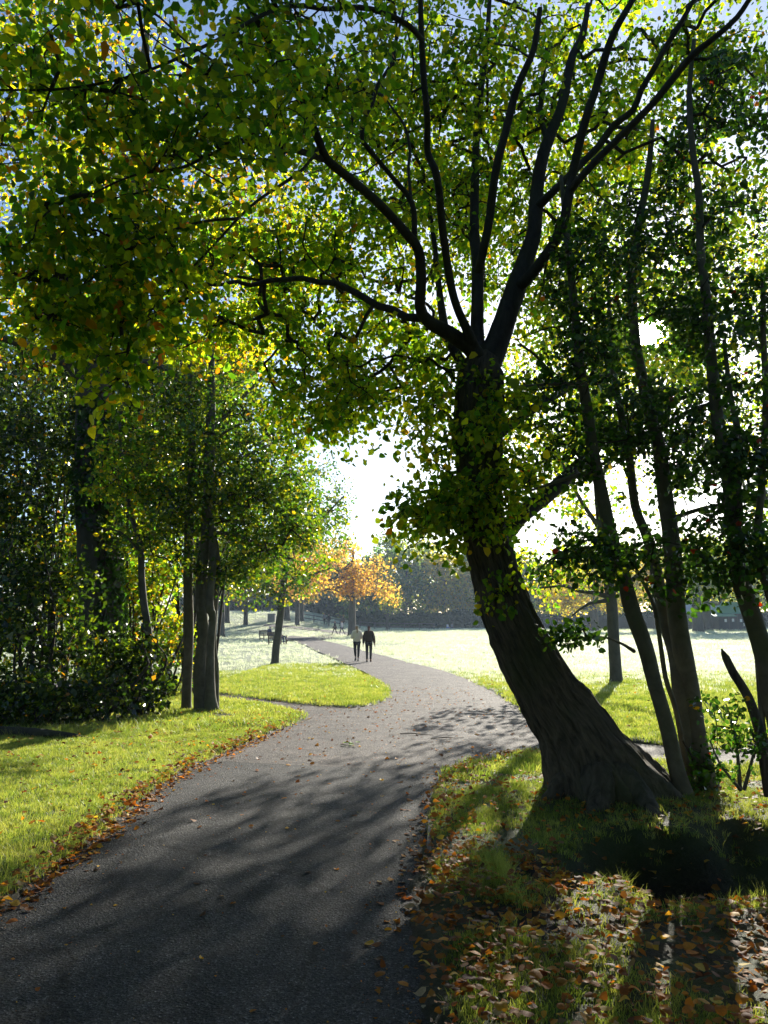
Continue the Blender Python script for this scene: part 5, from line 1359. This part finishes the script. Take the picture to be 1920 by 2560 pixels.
def lawn(x, y, pd=1.0, edge=.0):
    sd = path_sdf(x, y)
    k = (sd > edge) & in_view(np.stack([x, y, ground_z(x, y) + .05], -1), 600)
    k &= rng.random(len(x)) > soil_at(x, y) * .95
    x, y, sd = x[k], y[k], sd[k]
    return x, y, np.stack([x, y, turf_z(x, y, sd) - .004], -1)
def rotz(n, tilt=.15): return np.stack([rng.normal(size=n) * tilt, rng.normal(size=n) * tilt, rng.random(n) * 6.28], -1)

x, y = pts_in(-9, -.2, 4.2, 13, 40000); x, y, P = lawn(x, y)
k = rng.random(len(x)) < .55
scatter('grass', 'short bright lawn grass left of the path', P[k], rotz(k.sum()), .55 + .45 * rng.random(k.sum()), tA)
scatter('grass', 'slightly longer lawn grass left of the path', P[~k], rotz((~k).sum()), .45 + .45 * rng.random((~k).sum()), tB)
x, y = pts_in(.3, 4.2, 2.0, 8.6, 11000)
patch = vnoise(x * 1.3, y * 1.3, 0, 40) + .4 * vnoise(x * 4, y * 4, 0, 41) + .35 * sstep(5.8, 7, y)
k = patch > -.12 + .25 * rng.normal(size=len(x)) * .5; x, y, P = lawn(x[k], y[k], edge=.02)
scatter('grass', 'patchy short grass on the shaded bank right of the path', P, rotz(len(P)), .45 + .45 * rng.random(len(P)), tB)
# long tufts along the ditch rim
t_ = rng.random(900); ci = rng.integers(0, len(DITCH) - 1, 900)
c = DITCH[ci] * (1 - t_[:, None]) + DITCH[ci + 1] * t_[:, None]
a_ = np.where(rng.random(900) < .8, -1, 1) * (math.pi / 2) + rng.normal(size=900) * .5
P = np.stack([c[:, 0] + np.cos(a_) * (.85 + .14 * rng.normal(size=900)), c[:, 1] + np.sin(a_) * (.85 + .12 * rng.normal(size=900)), np.zeros(900)], -1)
e_ = np.stack([1.55 - np.abs(rng.normal(size=160)) * .12 - .75, 5.5 + rng.normal(size=160) * .35, np.zeros(160)], -1)
P = np.vstack([P, e_]); P[:, 2] = turf_z(P[:, 0], P[:, 1]) - .01
k = in_view(P, 500) & (path_sdf(P[:, 0], P[:, 1]) > .05) & ((P[:, 1] < 5.75) | (rng.random(len(P)) < .3)); P = P[k]
scatter('grass', 'long sunlit grass tufts along the rim of the ditch', P, rotz(len(P), .3), .35 + .45 * rng.random(len(P)), tL)
# back edge of the left lawn and bank
x, y = pts_in(-7, -2.5, 11.5, 15.2, 900); k = np.abs(y - 12.4 - .15 * (x + 5)) < .35 + .3 * rng.random(900); x, y, P = lawn(x[k], y[k])
scatter('grass', 'long grass fringe at the back edge of the left lawn', P, rotz(len(P), .25), .5 + .6 * rng.random(len(P)), tL)
# island lawn, lawn tip and near field
x, y = pts_in(-8.5, 1, 13, 36, 30000); k = rng.random(len(x)) < np.clip(14 / y, 0, 1); x, y, P = lawn(x[k], y[k], edge=.03)
scatter('grass', 'sunlit grass of the lawn beyond the fork', P, rotz(len(P)), .7 + .5 * rng.random(len(P)), tM)
x, y = pts_in(.5, 16, 8.5, 30, 30000); k = rng.random(len(x)) < np.clip(15 / y, 0, 1) * (1 - .8 * sstep(19, 30, y)); x, y, P = lawn(x[k], y[k], edge=.03)
scatter('grass', 'bright grass at the near edge of the field', P, rotz(len(P)), .7 + .5 * rng.random(len(P)), tM)
# dewy field out to the far edge
x, y = pts_in(-45, 75, 17, 132, 90000)
k = (rng.random(len(x)) < np.clip(30 / y, .25, 1) * np.where(x > -3 + .05 * y, 1, .55)) & (rng.random(len(x)) < sstep(16, 32, y + np.where(x < 0, -8, 0)))
x, y, P = lawn(x[k], y[k], edge=.15)
k = seg_dist(x, y, _cl) > 1.7; x, y, P = x[k], y[k], P[k]
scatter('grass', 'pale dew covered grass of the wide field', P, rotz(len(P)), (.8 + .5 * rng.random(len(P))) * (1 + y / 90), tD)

# ------------------------------------------------------------------ fallen leaves
FALL = ([(.38, .17, .025), (.30, .11, .02), (.20, .08, .028), (.46, .29, .035), (.11, .055, .028), (.24, .16, .08), (.34, .26, .18)], [28, 24, 18, 13, 16, 3, 1.5])
def fall_pts():
    out = []
    def take(x, y, n, dens):
        sd = path_sdf(x, y); k = rng.random(len(x)) < dens(x, y, sd)
        out.append(np.stack([x[k], y[k], sd[k]], -1))
    x, y = pts_in(.2, 4.2, 2.0, 6.0, 8800); take(x, y, 0, lambda x, y, s: np.where(s > -.08, .55 + .35 * vnoise(x * 1.8, y * 1.8, 0, 60), .0))
    x, y = pts_in(.3, 2.8, 3.6, 5.6, 1700); take(x, y, 0, lambda x, y, s: np.where(s > .05, .5, 0))
    x, y = pts_in(.9, 6, 4.9, 8.5, 6500); take(x, y, 0, lambda x, y, s: np.where(s > 0, .36, 0))
    x, y = pts_in(-.6, 2.2, 2.6, 10.5, 7500); take(x, y, 0, lambda x, y, s: np.exp(-((s - .12) / .24) ** 2) * .85)
    x, y = pts_in(-7, -.5, 4, 16, 75000); take(x, y, 0, lambda x, y, s: np.exp(-((s + .03) / .13) ** 2) * 1.1 * sstep(16, 9, y) * (.75 + .45 * vnoise(x * 2, y * 2, 0, 66)))
    x, y = pts_in(-7, -1, 4, 15, 5600); take(x, y, 0, lambda x, y, s: np.where(s > .1, .25 + .5 * sstep(.0, .5, vnoise(x * .9, y * .9, 0, 61)), 0))
    x, y = pts_in(-4, 2.2, 2.2, 22, 4200); take(x, y, 0, lambda x, y, s: np.where(s < -.03, .07 + .34 * sstep(5, 9, y), 0))
    x, y = pts_in(-7, 5, 12, 34, 6500); take(x, y, 0, lambda x, y, s: np.where(s > .02, .16 + .5 * np.exp(-(s / .25) ** 2), .12))
    x, y = pts_in(2, 16, 9, 26, 2500); take(x, y, 0, lambda x, y, s: np.where(s > .02, .3, .15))
    return np.vstack(out)
F = fall_pts(); x, y, sd = F.T
onp = sd < -.06
z = np.where(onp, ground_z(x, y) + .006, turf_z(x, y, sd) + .012 + (.02 + .035 * rng.random(len(x))) * (soil_at(x, y) < .5) + .01 * (soil_at(x, y) >= .5))
P = np.stack([x, y, z], -1); k = in_view(P, 350) & (seg_dist(x, y, tr[:25, :2]) > .35); P, onp = P[k], onp[k]
n = len(P); an = rng.random(n) * 6.28
D = np.stack([np.cos(an), np.sin(an), rng.normal(size=n) * .08], -1); N = nrm(np.stack([rng.normal(size=n) * .22, rng.normal(size=n) * .22, np.where(rng.random(n) < .7, 1, -1) * np.ones(n)], -1))
N[:, :2] *= np.where(onp, .5, 1)[:, None]
sz = .040 * np.exp(np.clip(rng.normal(size=n) * .34, -.8, .5)); tint = palette(n, *FALL, .25)
app = sz / np.linalg.norm(P - CAM, axis=1); app[~in_view(P, -12)] = 0
# at most 300 single leaves: the largest, kept apart by kind of place
idx = np.argsort(-app)[:300]
cname = lambda c: ('yellow' if c[0] > .4 else 'ochre') if c[1] / c[0] > .58 and c[2] / c[0] < .3 else ('pale' if c[2] / c[0] > .35 else ('bright orange' if c[0] > .42 else ('orange' if c[0] > .34 else ('deep orange' if c[0] > .26 else ('rusty' if c[0] > .2 else ('brown' if c[0] > .12 else 'dark brown'))))))
def place_of(p, s):
    if s < -.06: return 'on the dark asphalt in the near foreground' if p[1] < 4.2 else 'on the asphalt path further up'
    if p[0] > 0:
        if s < .35: return 'in the drift at right path edge ' + ('near the camera' if p[1] < 3.4 else ('beside the ditch' if p[1] < 5.2 else 'below the leaning trunk'))
        if p[1] > 4.3: return 'on bare soil by the ditch rim'
        return 'on grass at the bottom right corner' if p[0] > 1.3 else 'on grass a step right of the path edge'
    return 'in the drift along the left path edge'
for i in idx:
    s = float(path_sdf(P[i, :1], P[i, 1:2])[0])
    o = put('fallen_leaf', UNIT_FALLEN[int(rng.integers(0, 4))])
    p = P[i].copy(); p[2] += .008
    o.matrix_world = mat4(p, D[i], N[i], sz[i], .95 + .2 * rng.random()); o.color = (*tint[i], 1)
    tag(o, f'{"tiny" if sz[i] < .048 else ("small" if sz[i] < .056 else ("large" if sz[i] > .066 else "middling"))} {cname(tint[i])} fallen leaf {place_of(p, s)}', 'leaf', 'single fallen leaves')
m = np.ones(n, bool); m[idx] = False
V, Q, kq = leaf_geo(P[m], D[m], N[m], sz[m], 1.0, tpl=FLATHEX)
# crumbs of broken leaf trodden into the asphalt
bx, by = pts_in(-4, 2.2, 2.0, 20, 9000); bs = path_sdf(bx, by); kb_ = (bs < -.02) & (rng.random(9000) < .25 + .75 * np.exp(-(bs / .35) ** 2)); bx, by = bx[kb_], by[kb_]
bP = np.stack([bx, by, ground_z(bx, by) + .004], -1); nb = len(bP); ba = rng.random(nb) * 6.28
bV, bQ, bk = leaf_geo(bP, np.stack([np.cos(ba), np.sin(ba), .1 * rng.normal(size=nb)], -1), nrm(np.stack([.15 * rng.normal(size=nb), .15 * rng.normal(size=nb), np.ones(nb)], -1)), .006 + .016 * rng.random(nb) ** 2, 1.3, True)
put('leaf_crumbs', make_mesh('leaf_crumbs', bV, bQ, None, LITTER, True, np.repeat(palette(nb, *FALL, .35), bk, 0)), label='tiny crumbs of broken leaf scattered over the asphalt path', cat='leaves', kind='stuff')
put('leaf_litter', make_mesh('leaf_litter', V, Q, None, LITTER, True, np.repeat(tint[m], kq, 0)), label='brown and orange fallen leaves strewn over path edges and grass', cat='leaves', kind='stuff')

# ------------------------------------------------------------------ small things
LB = limb([(-60, 1812, 12, 26), (30, 1832, 12, 26), (110, 1850, 11.9, 22), (180, 1858, 11.8, 14), (215, 1853, 11.8, 6)], .08); LB[:, 2] = ground_z(LB[:, 0], LB[:, 1]) + LB[:, 3] * .8 + .02
FL = empty('fallen_log', LB[0, :3], 'dark fallen log lying on the grass at the left edge', 'log'); mb = MB(); mb.add(*wob_tube(LB, 12, .1, 4, 3)); mb.build('log_body', BARK_LIMB, FL, LB[0, :3])
a, b = hit(1075, 2066), hit(1072, 2150); mid = (a + b) / 2
EB = empty('edging_board', mid, 'short weathered edging board at the right edge of the path', 'board')
m_ = MB(); m_.box((0, 0, .015), (.03, float(np.linalg.norm(a - b)), .07), (0, 0, math.atan2(-(a - b)[0], (a - b)[1]))); m_.build('plank', WOOD_RAIL, EB, smooth=False)
for px, py, ln, ang, lab in ((1120, 1848, .5, .15, 'thin dead twig on the asphalt left of the leaning trunk'), (1040, 1838, .5, -.3, 'short dead twig on the path, left of the longer twig'), (1130, 2005, .4, .8, 'dead twig lying in the leaves by the right path edge')):
    c = hit(px, py); q = empty('fallen_twig', c, lab, 'twig')
    Lq = smooth_path([[-ln / 2, 0, .012, .007], [-.1 * ln, .03, .02, .008], [.2 * ln, -.01, .015, .006], [ln / 2, .04, .012, .003]], .04); R_ = np.array(Euler((0, 0, ang)).to_matrix()); Lq[:, :3] = Lq[:, :3] @ R_.T
    mb = MB(); mb.add(*tube(Lq[:, :3], Lq[:, 3], 6)); mb.build('stick', TWIG_PALE, q)
c = hit(876, 1864); q = empty('leaf_sprig', c, 'small fresh green leafy sprig lying on the path', 'sprig')
for k in range(7):
    a_ = k * .9; o = put('leaf', UNIT_LEAF, q); o.color = (.12, .22, .03, 1)
    o.matrix_local = mat4(np.array([.04 * math.cos(a_) + .02 * (k - 3), .04 * math.sin(a_), .015 + .006 * k]), np.array([math.cos(a_), math.sin(a_), .15]), np.array([.1, .2 * math.sin(k), 1]), .08)
mb = MB(); mb.add(*tube(np.array([[-.14, 0, .012], [0, .02, .02], [.12, 0, .02]]), np.array([.004, .004, .003]), 5)); mb.build('stalk', TWIG_PALE, q)
# a thread of water in the ditch
m, n_, l_, o_ = mat_new('ditch_water'); p_ = n_.new('ShaderNodeBsdfPrincipled'); p_.inputs['Base Color'].default_value = (.012, .011, .008, 1); p_.inputs['Roughness'].default_value = .06
tcw = n_.new('ShaderNodeTexCoord'); nzw = _noise(n_, l_, 9, 2, .5, tcw.outputs['Object']); bw = n_.new('ShaderNodeBump'); bw.inputs['Strength'].default_value = .08; l_.new(nzw.outputs[0], bw.inputs['Height']); l_.new(bw.outputs[0], p_.inputs['Normal']); l_.new(p_.outputs[0], o_.inputs[0])
w_ = smooth_path(np.c_[DITCH, np.zeros(len(DITCH))], .2)[:, :2]; tn = nrm(np.gradient(w_, axis=0)); nn_ = np.c_[-tn[:, 1], tn[:, 0]]; k_ = len(w_)
put('water', make_mesh('water', np.vstack([np.c_[w_ + nn_ * .45, np.full(k_, -.885)], np.c_[w_ - nn_ * .45, np.full(k_, -.885)]]), [[i, i + k_, i + k_ + 1, i + 1] for i in range(k_ - 1)], None, m, True), kind='structure')

# ------------------------------------------------------------------ haze
m, n_, l_, o_ = mat_new('haze_air')
pv = n_.new('ShaderNodeVolumePrincipled'); pv.inputs['Color'].default_value = (.62, .80, 1.0, 1); pv.inputs['Density'].default_value = .0004; pv.inputs['Anisotropy'].default_value = .35
l_.new(pv.outputs[0], o_.inputs['Volume'])
mb = MB(); mb.box((20, 120, 12.5), (320, 310, 33)); mb.build('haze', m, None, smooth=False, kind='stuff')
